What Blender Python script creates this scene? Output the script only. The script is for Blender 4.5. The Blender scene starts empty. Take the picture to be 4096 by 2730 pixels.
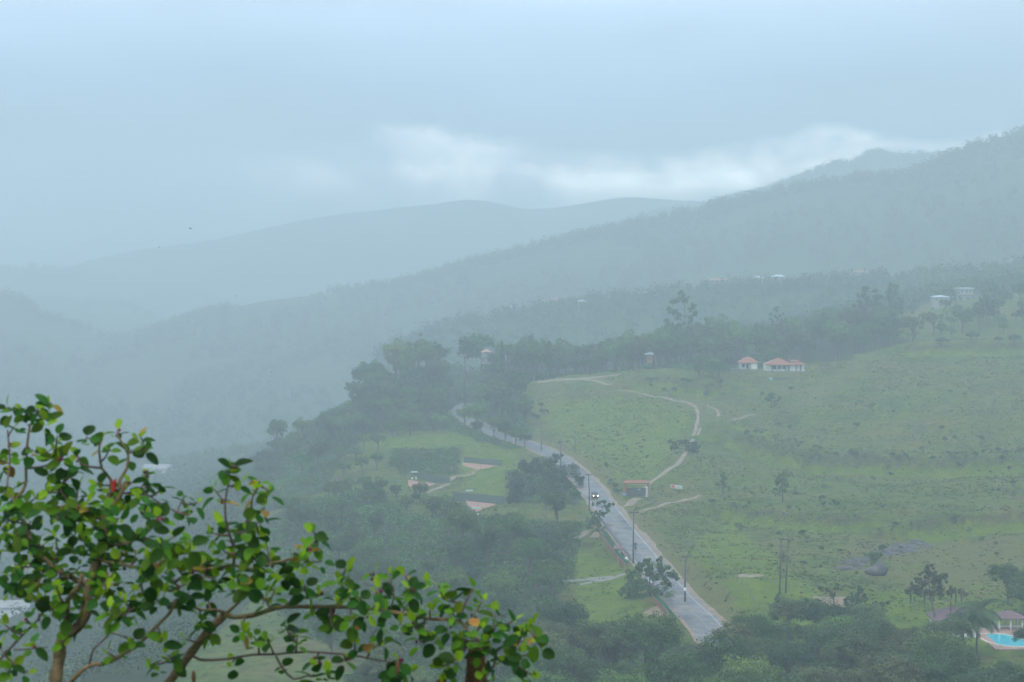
import bpy, math, random
import numpy as np

# ------------------------------------------------------------------ scene, camera, sky, sun, exposure
scene = bpy.context.scene
C = scene.collection
W4, H4 = 4096.0, 2730.0
LENS = 70.0
F = LENS / 36.0 * W4                     # focal length in photograph pixels
HORIZON = 950.0
PITCH = math.atan((H4 / 2 - HORIZON) / F)
ZC = 80.0                                # height of the viewpoint above the valley floor

cd = bpy.data.cameras.new('camera')
cam = bpy.data.objects.new('camera', cd)
C.objects.link(cam)
cam.location = (0, 0, ZC)
cam.rotation_euler = (math.pi / 2 - PITCH, 0, 0)
cd.lens = LENS
cd.sensor_width = 36.0
cd.clip_start = 0.1
cd.clip_end = 20000
cd.dof.use_dof = True
cd.dof.focus_distance = 620
cd.dof.aperture_fstop = 7.1
scene.camera = cam

SUN_EL, SUN_AZ = math.radians(58), math.radians(200)
world = bpy.data.worlds.new('World')
scene.world = world
world.use_nodes = True
wt = world.node_tree
wt.nodes.clear()


def N(t, kind, **kw):
    n = t.nodes.new(kind)
    for k, v in kw.items():
        if k == 'ins':
            for i, val in v.items():
                n.inputs[i].default_value = val
        else:
            setattr(n, k, v)
    return n


def ramp(t, stops, interp='LINEAR'):
    r = t.nodes.new('ShaderNodeValToRGB')
    e = r.color_ramp.elements
    r.color_ramp.interpolation = interp
    while len(e) < len(stops):
        e.new(0.5)
    for i, (p, c) in enumerate(stops):
        e[i].position = p
        e[i].color = (c, c, c, 1) if isinstance(c, (int, float)) else (*c[:3], 1)
    return r


def build_world():
    L = wt.links.new
    out = N(wt, 'ShaderNodeOutputWorld')
    sky = N(wt, 'ShaderNodeTexSky', sky_type='NISHITA', sun_disc=False, sun_elevation=SUN_EL,
            sun_rotation=SUN_AZ, air_density=1.6, dust_density=2.0, ozone_density=1.5)
    bg_sky = N(wt, 'ShaderNodeBackground')
    bg_sky.inputs['Strength'].default_value = 0.05
    L(sky.outputs[0], bg_sky.inputs['Color'])
    tc = N(wt, 'ShaderNodeTexCoord')
    sep = N(wt, 'ShaderNodeSeparateXYZ')
    L(tc.outputs['Generated'], sep.inputs[0])
    # cloud layer stretched along the horizon
    def noise(sc, loc, det, rgh):
        mp = N(wt, 'ShaderNodeMapping')
        mp.inputs['Scale'].default_value = sc
        mp.inputs['Location'].default_value = loc
        L(tc.outputs['Generated'], mp.inputs[0])
        n = N(wt, 'ShaderNodeTexNoise')
        n.inputs['Scale'].default_value = 1.0
        n.inputs['Detail'].default_value = det
        n.inputs['Roughness'].default_value = rgh
        L(mp.outputs[0], n.inputs['Vector'])
        return n.outputs['Fac']
    n1 = noise((14.0, 14.0, 28.0), (0.35, 0.9, 0.1), 5.0, 0.55)
    n2 = noise((3.2, 3.2, 11.0), (1.3, 0.2, 0.0), 3.0, 0.5)
    # overcast gradient with elevation
    el = ramp(wt, [(0.0, (0.42, 0.60, 0.75)), (0.045, (0.27, 0.47, 0.76)), (0.08, (0.33, 0.58, 0.92)), (0.125, (0.76, 1.02, 1.40)),
                   (0.35, (0.80, 1.02, 1.30)), (1.0, (1.1, 1.22, 1.40))])
    L(sep.outputs['Z'], el.inputs[0])
    soft = N(wt, 'ShaderNodeMapRange')
    for i, v in enumerate((0.3, 0.7, 0.60, 1.36)):
        soft.inputs[1 + i].default_value = v
    L(n2, soft.inputs[0])
    mul = N(wt, 'ShaderNodeMixRGB', blend_type='MULTIPLY')
    mul.inputs[0].default_value = 1.0
    L(el.outputs[0], mul.inputs[1])
    L(soft.outputs[0], mul.inputs[2])
    # the bright gap under the cloud base, just above the horizon, opening towards the right
    wob = N(wt, 'ShaderNodeMath', operation='MULTIPLY_ADD')
    wob.inputs[1].default_value = 0.045
    L(n1, wob.inputs[0])
    L(sep.outputs['Z'], wob.inputs[2])
    band = ramp(wt, [(0.0, 1.0), (0.050, 1.0), (0.062, 0.5), (0.074, 0.0)], 'EASE')
    L(wob.outputs[0], band.inputs[0])
    gap = N(wt, 'ShaderNodeMapRange')
    gap.interpolation_type = 'SMOOTHSTEP'
    for i, v in enumerate((-0.18, 0.08, 0.02, 1.0)):
        gap.inputs[1 + i].default_value = v
    L(sep.outputs['X'], gap.inputs[0])
    puff = N(wt, 'ShaderNodeMapRange')
    for i, v in enumerate((0.38, 0.60, 1.0, 0.22)):
        puff.inputs[1 + i].default_value = v
    L(noise((22.0, 22.0, 36.0), (4.1, 2.2, 0.7), 4.0, 0.5), puff.inputs[0])
    bm = N(wt, 'ShaderNodeMath', operation='MULTIPLY')
    L(band.outputs[0], bm.inputs[0])
    L(gap.outputs[0], bm.inputs[1])
    bm2 = N(wt, 'ShaderNodeMath', operation='MULTIPLY')
    low = ramp(wt, [(0.0, 0.10), (0.018, 0.18), (0.036, 1.0)], 'EASE')
    L(sep.outputs['Z'], low.inputs[0])
    bm3 = N(wt, 'ShaderNodeMath', operation='MULTIPLY')
    L(bm.outputs[0], bm3.inputs[0])
    L(low.outputs[0], bm3.inputs[1])
    L(bm3.outputs[0], bm2.inputs[0])
    L(puff.outputs[0], bm2.inputs[1])
    mix = N(wt, 'ShaderNodeMixRGB')
    mix.inputs[2].default_value = (9.5, 9.4, 8.9, 1)
    L(bm2.outputs[0], mix.inputs[0])
    L(mul.outputs[0], mix.inputs[1])
    bg = N(wt, 'ShaderNodeBackground')
    bg.inputs['Strength'].default_value = SKY_GAIN
    L(mix.outputs[0], bg.inputs['Color'])
    add = N(wt, 'ShaderNodeAddShader')
    L(bg_sky.outputs[0], add.inputs[0])
    L(bg.outputs[0], add.inputs[1])
    L(add.outputs[0], out.inputs['Surface'])


SKY_GAIN = 0.84
HAZE_DENSITY = 0.00066
build_world()

sd = bpy.data.lights.new('sun', 'SUN')
sd.energy = 1.5
sd.angle = math.radians(14)
sd.color = (1.0, 0.96, 0.9)
sun = bpy.data.objects.new('sun', sd)
C.objects.link(sun)
sun.rotation_euler = (math.pi / 2 - SUN_EL, 0, math.pi - SUN_AZ)

vs = scene.view_settings
vs.view_transform = 'Standard'
vs.look = 'None'
vs.gamma = 1.0
vs.use_curve_mapping = False
vs.exposure = 0.0
cy = scene.cycles
cy.max_bounces = 6
cy.diffuse_bounces = 3
cy.glossy_bounces = 2
cy.transmission_bounces = 3
cy.volume_bounces = 2
cy.transparent_max_bounces = 6
cy.use_denoising = True
cy.sample_clamp_indirect = 6.0
try:
    cy.denoising_input_passes = 'RGB_ALBEDO_NORMAL'
except Exception:
    pass

rng = np.random.default_rng(11)
random.seed(11)

# ------------------------------------------------------------------ helpers
SP, CP = math.sin(PITCH), math.cos(PITCH)


def P(px, py, Y):
    """the point at forward distance Y that the photograph shows at pixel (px, py)"""
    u = (px - W4 / 2) / F
    v = -(py - H4 / 2) / F
    t = Y / (CP + v * SP)
    return np.array([u * t, Y, ZC + t * (-SP + v * CP)])


def pts(lst):
    return np.array([P(*a) for a in lst])


def tag(o, label=None, cat=None, group=None, kind=None):
    if label: o['label'] = label
    if cat: o['category'] = cat
    if group: o['group'] = group
    if kind: o['kind'] = kind
    return o


def link(name, data, parent=None, loc=None, rotz=None):
    o = bpy.data.objects.new(name, data)
    C.objects.link(o)
    if parent is not None: o.parent = parent
    if loc is not None: o.location = loc
    if rotz is not None: o.rotation_euler = (0, 0, rotz)
    return o


def empty(name, loc, label=None, cat=None, group=None, rotz=0.0):
    o = link(name, None, None, loc, rotz)
    o.empty_display_size = 0.3
    return tag(o, label, cat, group)


def mesh_np(name, V, loops, starts, totals, mat=None, tint=None, matidx=None, smooth=False):
    me = bpy.data.meshes.new(name)
    V = np.asarray(V, np.float32)
    me.vertices.add(len(V)); me.vertices.foreach_set('co', V.ravel())
    me.loops.add(len(loops)); me.loops.foreach_set('vertex_index', np.asarray(loops, np.int32))
    me.polygons.add(len(starts))
    me.polygons.foreach_set('loop_start', np.asarray(starts, np.int32))
    me.polygons.foreach_set('loop_total', np.asarray(totals, np.int32))
    for m in (mat if isinstance(mat, (list, tuple)) else [mat]):
        if m is not None: me.materials.append(m)
    if matidx is not None: me.polygons.foreach_set('material_index', np.asarray(matidx, np.int32))
    if smooth: me.polygons.foreach_set('use_smooth', np.ones(len(starts), bool))
    if tint is not None:
        a = me.attributes.new('tint', 'FLOAT', 'FACE')
        a.data.foreach_set('value', np.asarray(tint, np.float32))
    me.update(calc_edges=True)
    me.validate()
    return me


def mesh_quads(name, Q, mat, tint=None, matidx=None):
    """Q: (n,4,3) loose quads"""
    n = len(Q)
    return mesh_np(name, Q.reshape(-1, 3), np.arange(4 * n), np.arange(n) * 4, np.full(n, 4), mat, tint, matidx)


def mesh_grid(name, G, mat, smooth=True):
    """G: (r,c,3) grid of points"""
    r, c = G.shape[:2]
    i = np.arange(r * c).reshape(r, c)
    q = np.stack([i[:-1, :-1], i[:-1, 1:], i[1:, 1:], i[1:, :-1]], -1).reshape(-1, 4)
    return mesh_np(name, G.reshape(-1, 3), q.ravel(), np.arange(len(q)) * 4, np.full(len(q), 4), mat, smooth=smooth)


class MB:
    """collects simple solids into one mesh"""
    def __init__(s): s.v = []; s.f = []; s.m = []
    def add(s, V, Fs, m=0):
        b = len(s.v)
        s.v += [tuple(map(float, p)) for p in V]
        s.f += [[b + i for i in f] for f in Fs]
        s.m += [m] * len(Fs)
        return s
    def box(s, c, d, rz=0.0, m=0, taper=1.0):
        cx, cy_, cz = c; hx, hy, hz = d[0] / 2, d[1] / 2, d[2] / 2
        co, si = math.cos(rz), math.sin(rz)
        V = []
        for z in (-1, 1):
            k = taper if z > 0 else 1.0
            for x, y in ((-1, -1), (1, -1), (1, 1), (-1, 1)):
                a, b = x * hx * k, y * hy * k
                V.append((cx + a * co - b * si, cy_ + a * si + b * co, cz + z * hz))
        return s.add(V, [(3, 2, 1, 0), (4, 5, 6, 7), (0, 1, 5, 4), (1, 2, 6, 5), (2, 3, 7, 6), (3, 0, 4, 7)], m)
    def tube(s, path, rad, n=8, m=0, cap=True):
        path = [np.array(p, float) for p in path]
        k = len(path)
        if np.isscalar(rad): rad = [rad] * k
        V = []
        ref = None
        for i in range(k):
            t = path[min(i + 1, k - 1)] - path[max(i - 1, 0)]
            t = t / (np.linalg.norm(t) + 1e-9)
            if ref is None:
                ref = np.array([1.0, 0, 0]) if abs(t[0]) < 0.8 else np.array([0, 1.0, 0])
            a = ref - t * ref.dot(t); a /= np.linalg.norm(a) + 1e-9
            b = np.cross(t, a); ref = a
            for j in range(n):
                w = 2 * math.pi * j / n
                V.append(path[i] + rad[i] * (math.cos(w) * a + math.sin(w) * b))
        Fs = []
        for i in range(k - 1):
            for j in range(n):
                j2 = (j + 1) % n
                Fs.append((i * n + j, i * n + j2, (i + 1) * n + j2, (i + 1) * n + j))
        if cap:
            Fs.append(tuple(range(n - 1, -1, -1))); Fs.append(tuple((k - 1) * n + j for j in range(n)))
        return s.add(V, Fs, m)
    def blob(s, c, r, n=10, k=6, m=0):
        V = []; Fs = []
        r = (r, r, r) if np.isscalar(r) else r
        for i in range(k + 1):
            ph = math.pi * i / k
            for j in range(n):
                a = 2 * math.pi * j / n
                V.append((c[0] + r[0] * math.sin(ph) * math.cos(a), c[1] + r[1] * math.sin(ph) * math.sin(a), c[2] - r[2] * math.cos(ph)))
        for i in range(k):
            for j in range(n):
                j2 = (j + 1) % n
                Fs.append((i * n + j, i * n + j2, (i + 1) * n + j2, (i + 1) * n + j))
        return s.add(V, Fs, m)
    def mesh(s, name, mats, smooth=False):
        me = bpy.data.meshes.new(name)
        me.from_pydata(s.v, [], s.f)
        for m in (mats if isinstance(mats, (list, tuple)) else [mats]): me.materials.append(m)
        me.polygons.foreach_set('material_index', s.m)
        if smooth: me.polygons.foreach_set('use_smooth', [True] * len(s.f))
        me.update(); me.validate()
        return me
    def build(s, name, mats, parent=None, smooth=False, loc=None, rotz=None):
        return link(name, s.mesh(name, mats, smooth), parent, loc, rotz)


# ------------------------------------------------------------------ procedural materials
MATS = {}


def mat(name, c1, c2=None, scale=3.0, rough=0.7, bump=0.0, spec=0.3, coords='obj', detail=4.0, c3=None,
        tintvar=0.0, objvar=0.0, huevar=0.0, translucent=0.0, metallic=0.0, coat=0.0, wetnoise=False):
    if name in MATS: return MATS[name]
    m = bpy.data.materials.new(name)
    m.use_nodes = True
    t = m.node_tree
    L = t.links.new
    b = t.nodes['Principled BSDF']
    b.inputs['Roughness'].default_value = rough
    b.inputs['Specular IOR Level'].default_value = spec
    b.inputs['Metallic'].default_value = metallic
    b.inputs['Coat Weight'].default_value = coat
    if coords == 'obj':
        vec = N(t, 'ShaderNodeTexCoord').outputs['Object']
    else:
        vec = N(t, 'ShaderNodeNewGeometry').outputs['Position']
    no = N(t, 'ShaderNodeTexNoise')
    no.inputs['Scale'].default_value = scale
    no.inputs['Detail'].default_value = detail
    no.inputs['Roughness'].default_value = 0.6
    L(vec, no.inputs['Vector'])
    if c2 is None: c2 = tuple(x * 0.7 for x in c1)
    stops = [(0.34, c1), (0.66, c2)] if c3 is None else [(0.32, c1), (0.5, c2), (0.68, c3)]
    rp = ramp(t, stops)
    L(no.outputs['Fac'], rp.inputs[0])
    col = rp.outputs[0]
    if tintvar or objvar or huevar:
        hs = N(t, 'ShaderNodeHueSaturation')
        L(col, hs.inputs['Color'])
        val = None
        if tintvar:
            at = N(t, 'ShaderNodeAttribute', attribute_name='tint')
            mr = N(t, 'ShaderNodeMapRange')
            for i, v in enumerate((0, 1, 1 - tintvar, 1 + tintvar)): mr.inputs[1 + i].default_value = v
            L(at.outputs['Fac'], mr.inputs[0])
            val = mr.outputs[0]
        oi = N(t, 'ShaderNodeObjectInfo')
        if objvar:
            mr = N(t, 'ShaderNodeMapRange')
            for i, v in enumerate((0, 1, 1 - objvar, 1 + objvar)): mr.inputs[1 + i].default_value = v
            L(oi.outputs['Random'], mr.inputs[0])
            if val is not None:
                mm = N(t, 'ShaderNodeMath', operation='MULTIPLY')
                L(val, mm.inputs[0]); L(mr.outputs[0], mm.inputs[1]); val = mm.outputs[0]
            else: val = mr.outputs[0]
        if val is not None: L(val, hs.inputs['Value'])
        if huevar:
            fr = N(t, 'ShaderNodeMath', operation='MULTIPLY'); fr.inputs[1].default_value = 7.31
            L(oi.outputs['Random'], fr.inputs[0])
            f2 = N(t, 'ShaderNodeMath', operation='FRACT'); L(fr.outputs[0], f2.inputs[0])
            mr = N(t, 'ShaderNodeMapRange')
            for i, v in enumerate((0, 1, 0.5 - huevar, 0.5 + huevar)): mr.inputs[1 + i].default_value = v
            L(f2.outputs[0], mr.inputs[0]); L(mr.outputs[0], hs.inputs['Hue'])
        col = hs.outputs[0]
    L(col, b.inputs['Base Color'])
    if wetnoise:
        n3 = N(t, 'ShaderNodeTexNoise'); n3.inputs['Scale'].default_value = 0.35; n3.inputs['Detail'].default_value = 3
        L(vec, n3.inputs['Vector'])
        mr = N(t, 'ShaderNodeMapRange')
        for i, v in enumerate((0.35, 0.65, rough * 0.8, rough * 1.25)): mr.inputs[1 + i].default_value = v
        L(n3.outputs['Fac'], mr.inputs[0]); L(mr.outputs[0], b.inputs['Roughness'])
    if bump:
        bp = N(t, 'ShaderNodeBump')
        bp.inputs['Strength'].default_value = bump
        bp.inputs['Distance'].default_value = 0.05
        n4 = N(t, 'ShaderNodeTexNoise'); n4.inputs['Scale'].default_value = scale * 4; n4.inputs['Detail'].default_value = 3
        L(vec, n4.inputs['Vector'])
        L(n4.outputs['Fac'], bp.inputs['Height']); L(bp.outputs[0], b.inputs['Normal'])
    if translucent:
        tr = N(t, 'ShaderNodeBsdfTranslucent'); L(col, tr.inputs['Color'])
        mx = N(t, 'ShaderNodeMixShader'); mx.inputs[0].default_value = translucent
        L(b.outputs[0], mx.inputs[1]); L(tr.outputs[0], mx.inputs[2])
        L(mx.outputs[0], t.nodes['Material Output'].inputs['Surface'])
    MATS[name] = m
    return m


def emission_mat(name, c, s):
    m = bpy.data.materials.new(name); m.use_nodes = True
    b = m.node_tree.nodes['Principled BSDF']
    b.inputs['Base Color'].default_value = (*c, 1)
    b.inputs['Emission Color'].default_value = (*c, 1)
    b.inputs['Emission Strength'].default_value = s
    return m
# ------------------------------------------------------------------ the lie of the land
def tps_fit(X, Z, lam=3.0):
    n = len(X)
    d = np.linalg.norm(X[:, None] - X[None], axis=-1) / 100
    K = np.where(d > 0, d * d * np.log(np.maximum(d, 1e-9)), 0) + lam * 1e-3 * np.eye(n)
    A = np.zeros((n + 3, n + 3))
    A[:n, :n] = K; A[:n, n] = 1; A[:n, n + 1:] = X / 100; A[n, :n] = 1; A[n + 1:, :n] = X.T / 100
    return np.linalg.solve(A, np.concatenate([Z, np.zeros(3)])), X


GROUND_PX = [
    (2900, 2510, 395), (2745, 2415, 418), (2535, 2225, 470), (2355, 2040, 550), (2243, 1870, 630), (2170, 1810, 690),
    (2080, 1775, 730), (1940, 1710, 790), (1830, 1650, 870), (1880, 1615, 920),
    (2110, 1530, 830), (2350, 1505, 850), (2400, 1700, 740), (2600, 1780, 680), (2545, 1985, 577), (2620, 1900, 612),
    (2740, 1810, 650), (2790, 1700, 700), (2800, 1640, 730), (2600, 1580, 770), (2400, 1530, 805),
    (3150, 1482, 800), (2950, 1480, 805), (3150, 1530, 780), (2900, 1600, 750), (3000, 1645, 735), (3200, 1560, 765),
    (2700, 1472, 840), (2720, 1455, 900), (1720, 1455, 900), (1880, 1445, 900), (1560, 1530, 890), (1420, 1640, 850), (2400, 1510, 900),
    (2100, 1500, 900), (3150, 1470, 850), (3300, 1452, 795), (3500, 1412, 812), (3800, 1383, 830), (4096, 1372, 840),
    (3500, 1350, 900), (3800, 1265, 960), (4096, 1195, 1020), (3700, 1240, 1050), (4300, 1150, 1050), (3400, 1300, 1050),
    (3100, 1700, 715), (3500, 1600, 730), (4096, 1600, 705), (4400, 1600, 700), (3800, 1480, 780), (4096, 1480, 775),
    (3000, 1765, 680), (3300, 1848, 640), (3600, 1868, 622), (4096, 1842, 612), (3300, 2000, 560), (3700, 2000, 550),
    (4096, 2000, 540), (2800, 2000, 575), (3000, 2060, 545), (3060, 2370, 416), (3480, 2280, 460), (3700, 2200, 485),
    (4096, 2200, 482), (4096, 2095, 507), (3500, 2430, 408), (3850, 2560, 388), (4050, 2570, 388), (3000, 2730, 358),
    (2350, 2280, 473), (2350, 2430, 432), (2300, 2150, 512), (1900, 1880, 655), (1660, 1948, 625), (1930, 2015, 597),
    (1500, 1770, 730), (1700, 1740, 760), (1500, 2100, 550), (1200, 2050, 590), (1900, 2250, 480), (1500, 2400, 440),
    (2100, 1950, 622), (1900, 2550, 398),
]
GROUND_XY = [  # x, y, z in metres, where the photograph does not show the ground itself
    (-90, 640, -16), (-150, 700, -52), (-220, 900, -78), (-120, 900, -30), (-150, 1000, -48), (-60, 1000, -5), (0, 1000, 10), (60, 1000, 18),
    (-70, 480, -10), (-110, 480, -36), (-170, 520, -66), (-260, 560, -82), (-250, 720, -88), (-330, 900, -92), (-80, 400, -8), (-130, 400, -34), (-210, 400, -58),
    (-350, 500, -80), (-350, 700, -90), (-60, 760, -4), (-90, 800, -12),
    (0, 330, 0.5), (100, 330, 1), (-90, 330, -4), (-170, 330, -26), (220, 330, 8), (-280, 330, -30), (250, 420, 12), (260, 550, 25),
    (0, 260, 6), (100, 260, 8), (-120, 260, 2), (230, 260, 18), (-250, 260, -5),
    (0, 200, 16), (120, 200, 20), (-120, 200, 20), (0, 120, 38), (100, 120, 42), (-100, 120, 42), (0, 60, 59), (60, 60, 62),
    (-60, 60, 62), (0, 20, 72.5), (30, 20, 73.5), (-30, 20, 73.5), (0, 0, 78.2), (25, 0, 78.6), (-25, 0, 78.6), (0, -40, 80),
    (80, -40, 80), (-80, -40, 80), (0, 8, 76.2),
    (300, 700, 35), (320, 850, 45), (350, 1050, 60), (-170, 1150, -60), (-20, 1180, -18), (120, 1200, 14), (280, 1250, 48),
    (-300, 1200, -86), (-450, 900, -80), (-450, 600, -60), (-450, 1250, -80), (500, 1250, 60), (500, 800, 55), (480, 400, 40),
    (-450, 300, 25), (480, 200, 40),
]
_G = np.vstack([pts(GROUND_PX), np.array(GROUND_XY, float)])
_TPS, _TX = tps_fit(_G[:, :2], _G[:, 2])


def _tps(x, y):
    q = np.stack([x, y], -1)
    out = np.empty(len(q))
    for i in range(0, len(q), 20000):
        s = q[i:i + 20000]
        d = np.linalg.norm(s[:, None] - _TX[None], axis=-1) / 100
        K = np.where(d > 1e-9, d * d * np.log(np.maximum(d, 1e-9)), 0)
        out[i:i + 20000] = K @ _TPS[:-3] + _TPS[-3] + s[:, 0] / 100 * _TPS[-2] + s[:, 1] / 100 * _TPS[-1]
    return out


def vnoise(x, y, s, seed=0):
    """smooth value noise in -1..1"""
    x = x / s + 37.1 * seed; y = y / s + 11.7 * seed
    xi = np.floor(x).astype(int); yi = np.floor(y).astype(int)
    fx = x - xi; fy = y - yi
    fx = fx * fx * (3 - 2 * fx); fy = fy * fy * (3 - 2 * fy)
    def h(a, b):
        n = (a * 374761393 + b * 668265263 + seed * 1442695) & 0x7fffffff
        n = ((n ^ (n >> 13)) * 1274126177) & 0x7fffffff
        return ((n ^ (n >> 16)) & 0xffff) / 32767.5 - 1
    return (h(xi, yi) * (1 - fx) + h(xi + 1, yi) * fx) * (1 - fy) + (h(xi, yi + 1) * (1 - fx) + h(xi + 1, yi + 1) * fx) * fy


def smooth_line(p, step=2.0):
    p = np.asarray(p, float)
    out = []
    q = np.vstack([2 * p[0] - p[1], p, 2 * p[-1] - p[-2]])
    for i in range(1, len(q) - 2):
        n = max(2, int(np.linalg.norm(q[i + 1] - q[i]) / step))
        for k in range(n):
            t = k / n
            out.append(0.5 * (2 * q[i] + (q[i + 1] - q[i - 1]) * t + (2 * q[i - 1] - 5 * q[i] + 4 * q[i + 1] - q[i + 2]) * t * t
                              + (3 * q[i] - q[i - 1] - 3 * q[i + 1] + q[i + 2]) * t ** 3))
    out.append(p[-1])
    return np.array(out)


ROAD_PX = [(2905, 2600, 372), (2800, 2480, 402), (2690, 2370, 432), (2572, 2222, 476), (2480, 2110, 522), (2405, 2010, 568), (2345, 1935, 606),
           (2270, 1860, 644), (2180, 1805, 690), (2090, 1770, 728), (1985, 1735, 762), (1900, 1695, 805), (1838, 1655, 862), (1846, 1630, 895), (1872, 1616, 918)]
ROAD0 = smooth_line(pts([(2990, 2690, 350)] + ROAD_PX), 2.0)
ROAD_Z = ROAD0[:, 2].copy()
for _ in range(60):
    ROAD_Z[1:-1] = 0.25 * ROAD_Z[:-2] + 0.5 * ROAD_Z[1:-1] + 0.25 * ROAD_Z[2:]
ROAD = np.column_stack([ROAD0[:, :2], ROAD_Z])
# banks and little terraces that step across the pasture: (line, height, width)
BANKS = [(pts([(2950, 1745, 685), (3100, 1790, 662), (3300, 1846, 640), (3600, 1868, 622), (3900, 1858, 615), (4200, 1838, 612)]), 3.0, 5.0),
         (pts([(3700, 2110, 508), (3900, 2085, 510), (4200, 2078, 508)]), 2.4, 5.0),
         (pts([(2950, 2075, 545), (3200, 2085, 532), (3450, 2110, 522)]), 1.9, 4.0),
         (pts([(2560, 1545, 795), (2700, 1560, 785), (2830, 1590, 765)]), 2.6, 5.0),
         (pts([(2950, 1720, 700), (3050, 1740, 690)]), 1.2, 4.0),
         (pts([(3650, 1395, 825), (3850, 1392, 822), (4150, 1380, 830)]), 2.6, 6.0)]


def near_line(x, y, line):
    """distance to a polyline, index of its nearest vertex, signed side"""
    d2 = (x[:, None] - line[None, :, 0]) ** 2 + (y[:, None] - line[None, :, 1]) ** 2
    i = d2.argmin(1)
    j = np.clip(i, 1, len(line) - 2)
    t = line[j + 1] - line[j - 1]
    s = t[:, 0] * (y - line[i, 1]) - t[:, 1] * (x - line[i, 0])
    return np.sqrt(d2[np.arange(len(x)), i]), i, np.sign(s)


def H(x, y):
    x = np.atleast_1d(np.asarray(x, float)); y = np.atleast_1d(np.asarray(y, float))
    cx = np.clip(x, -480, 520); cy_ = np.clip(y, -60, 1280)
    z = _tps(cx, cy_)
    far = np.clip((np.abs(x - cx) + np.abs(y - cy_)) / 500, 0, 1)
    z = z * (1 - far) + -98 * far
    z = np.maximum(z, -98)
    amp = np.clip((y - 60) / 200, 0, 1)
    z = z + amp * (1.3 * vnoise(x, y, 42, 1) + 0.75 * vnoise(x, y, 14, 2) + 0.32 * vnoise(x, y, 5.5, 3))
    for line, h, w in BANKS:
        ln = smooth_line(line, 4.0)
        b = (x > ln[:, 0].min() - 30) & (x < ln[:, 0].max() + 30) & (y > ln[:, 1].min() - 60) & (y < ln[:, 1].max() + 60)
        if b.any():
            xb, yb = x[b], y[b]
            d, i, s = near_line(xb, yb, ln)
            yl = ln[i, 1]
            sd_ = np.where(yb > yl, d, -d)
            endf = np.clip(np.minimum(xb - ln[:, 0].min() + 20, ln[:, 0].max() + 20 - xb) / 20, 0, 1)
            z[b] += endf * h * (np.tanh(sd_ / w * 1.6) * np.exp(-(sd_ / (4 * w)) ** 2))
    b = (y > 300) & (y < 990) & (np.abs(x) < 160)
    if b.any():
        idx = np.where(b)[0]
        for k in range(0, len(idx), 20000):
            ii = idx[k:k + 20000]
            d, i, s = near_line(x[ii], y[ii], ROAD)
            w = np.clip(np.where(s > 0, (9.6 - d) / 5.2, (11.0 - d) / 6.0), 0, 1); w = w * w * (3 - 2 * w)
            z[ii] = z[ii] * (1 - w) + (ROAD[i, 2] - 0.12) * w
    for cx_, cy0, cz_, rx, ry in FLATS:
        dx = np.abs(x - cx_) / rx; dy = np.abs(y - cy0) / ry
        w = np.clip((1.35 - np.maximum(dx, dy)) / 0.35, 0, 1)
        z = z * (1 - w) + cz_ * w
    return z


FLATS = []   # levelled places: court floors, house yards


def Hs(x, y):
    return float(H(x, y)[0])


def hit(px, py, y0=150.0, y1=1300.0):
    """where the view through a pixel meets the ground"""
    ys = np.linspace(y0, y1, 900)
    u = (px - W4 / 2) / F; v = -(py - H4 / 2) / F
    t = ys / (CP + v * SP)
    x = u * t; z = ZC + t * (-SP + v * CP)
    g = H(x, ys)
    below = np.where(z < g)[0]
    k = below[0] if len(below) else len(ys) - 1
    return np.array([x[k], ys[k], g[k]])


def flat(px, py, rx, ry, y=None, dz=0.0):
    p = hit(px, py) if y is None else P(px, py, y)
    FLATS.append((p[0], p[1], p[2] + dz, rx, ry))
    return np.array([p[0], p[1], p[2] + dz])


# levelled places first, so that everything later stands on them
YARD = flat(3140, 1486, 13, 9, y=802)
YARD2 = flat(2955, 1478, 6, 7, y=806)
COURT = [flat(1910, 1872, 11, 7), flat(1690, 1942, 10, 7), flat(1925, 2022, 11, 7)]
POOLYARD = flat(3950, 2562, 24, 18, y=386)
GATEPAD = flat(2546, 1988, 6, 4, y=578)


def in_poly(px, py, poly):
    c = False
    n = len(poly)
    for i in range(n):
        x1, y1 = poly[i]; x2, y2 = poly[(i + 1) % n]
        if (y1 > py) != (y2 > py) and px < (x2 - x1) * (py - y1) / (y2 - y1) + x1:
            c = not c
    return c


def in_poly_np(px, py, poly):
    c = np.zeros(px.shape, bool)
    n = len(poly)
    for i in range(n):
        x1, y1 = poly[i]; x2, y2 = poly[(i + 1) % n]
        if y1 == y2: continue
        c ^= ((y1 > py) != (y2 > py)) & (px < (x2 - x1) * (py - y1) / (y2 - y1) + x1)
    return c


def to_px(p):
    p = np.asarray(p, float).reshape(-1, 3)
    d = p - np.array([0, 0, ZC])
    f = d[:, 1] * CP - d[:, 2] * SP
    up = d[:, 1] * SP + d[:, 2] * CP
    return W4 / 2 + d[:, 0] / f * F, H4 / 2 - up / f * F


# ground sheet: fine where the photograph looks, coarse beyond
def axis(segs):
    out = [segs[0][0]]
    for a, b, st in segs:
        out += list(np.arange(a + st, b + 1e-6, st))
    return np.array(sorted(set(np.round(out, 3))))


gx = axis([(-3200, -600, 130), (-600, -160, 14), (-160, 240, 2.2), (240, 600, 12), (600, 3200, 130)])
gy = axis([(-400, -40, 60), (-40, 340, 8), (340, 880, 2.2), (880, 1300, 8), (1300, 4300, 150)])
GX, GY = np.meshgrid(gx, gy)
GZ = H(GX.ravel(), GY.ravel()).reshape(GX.shape)


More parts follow.
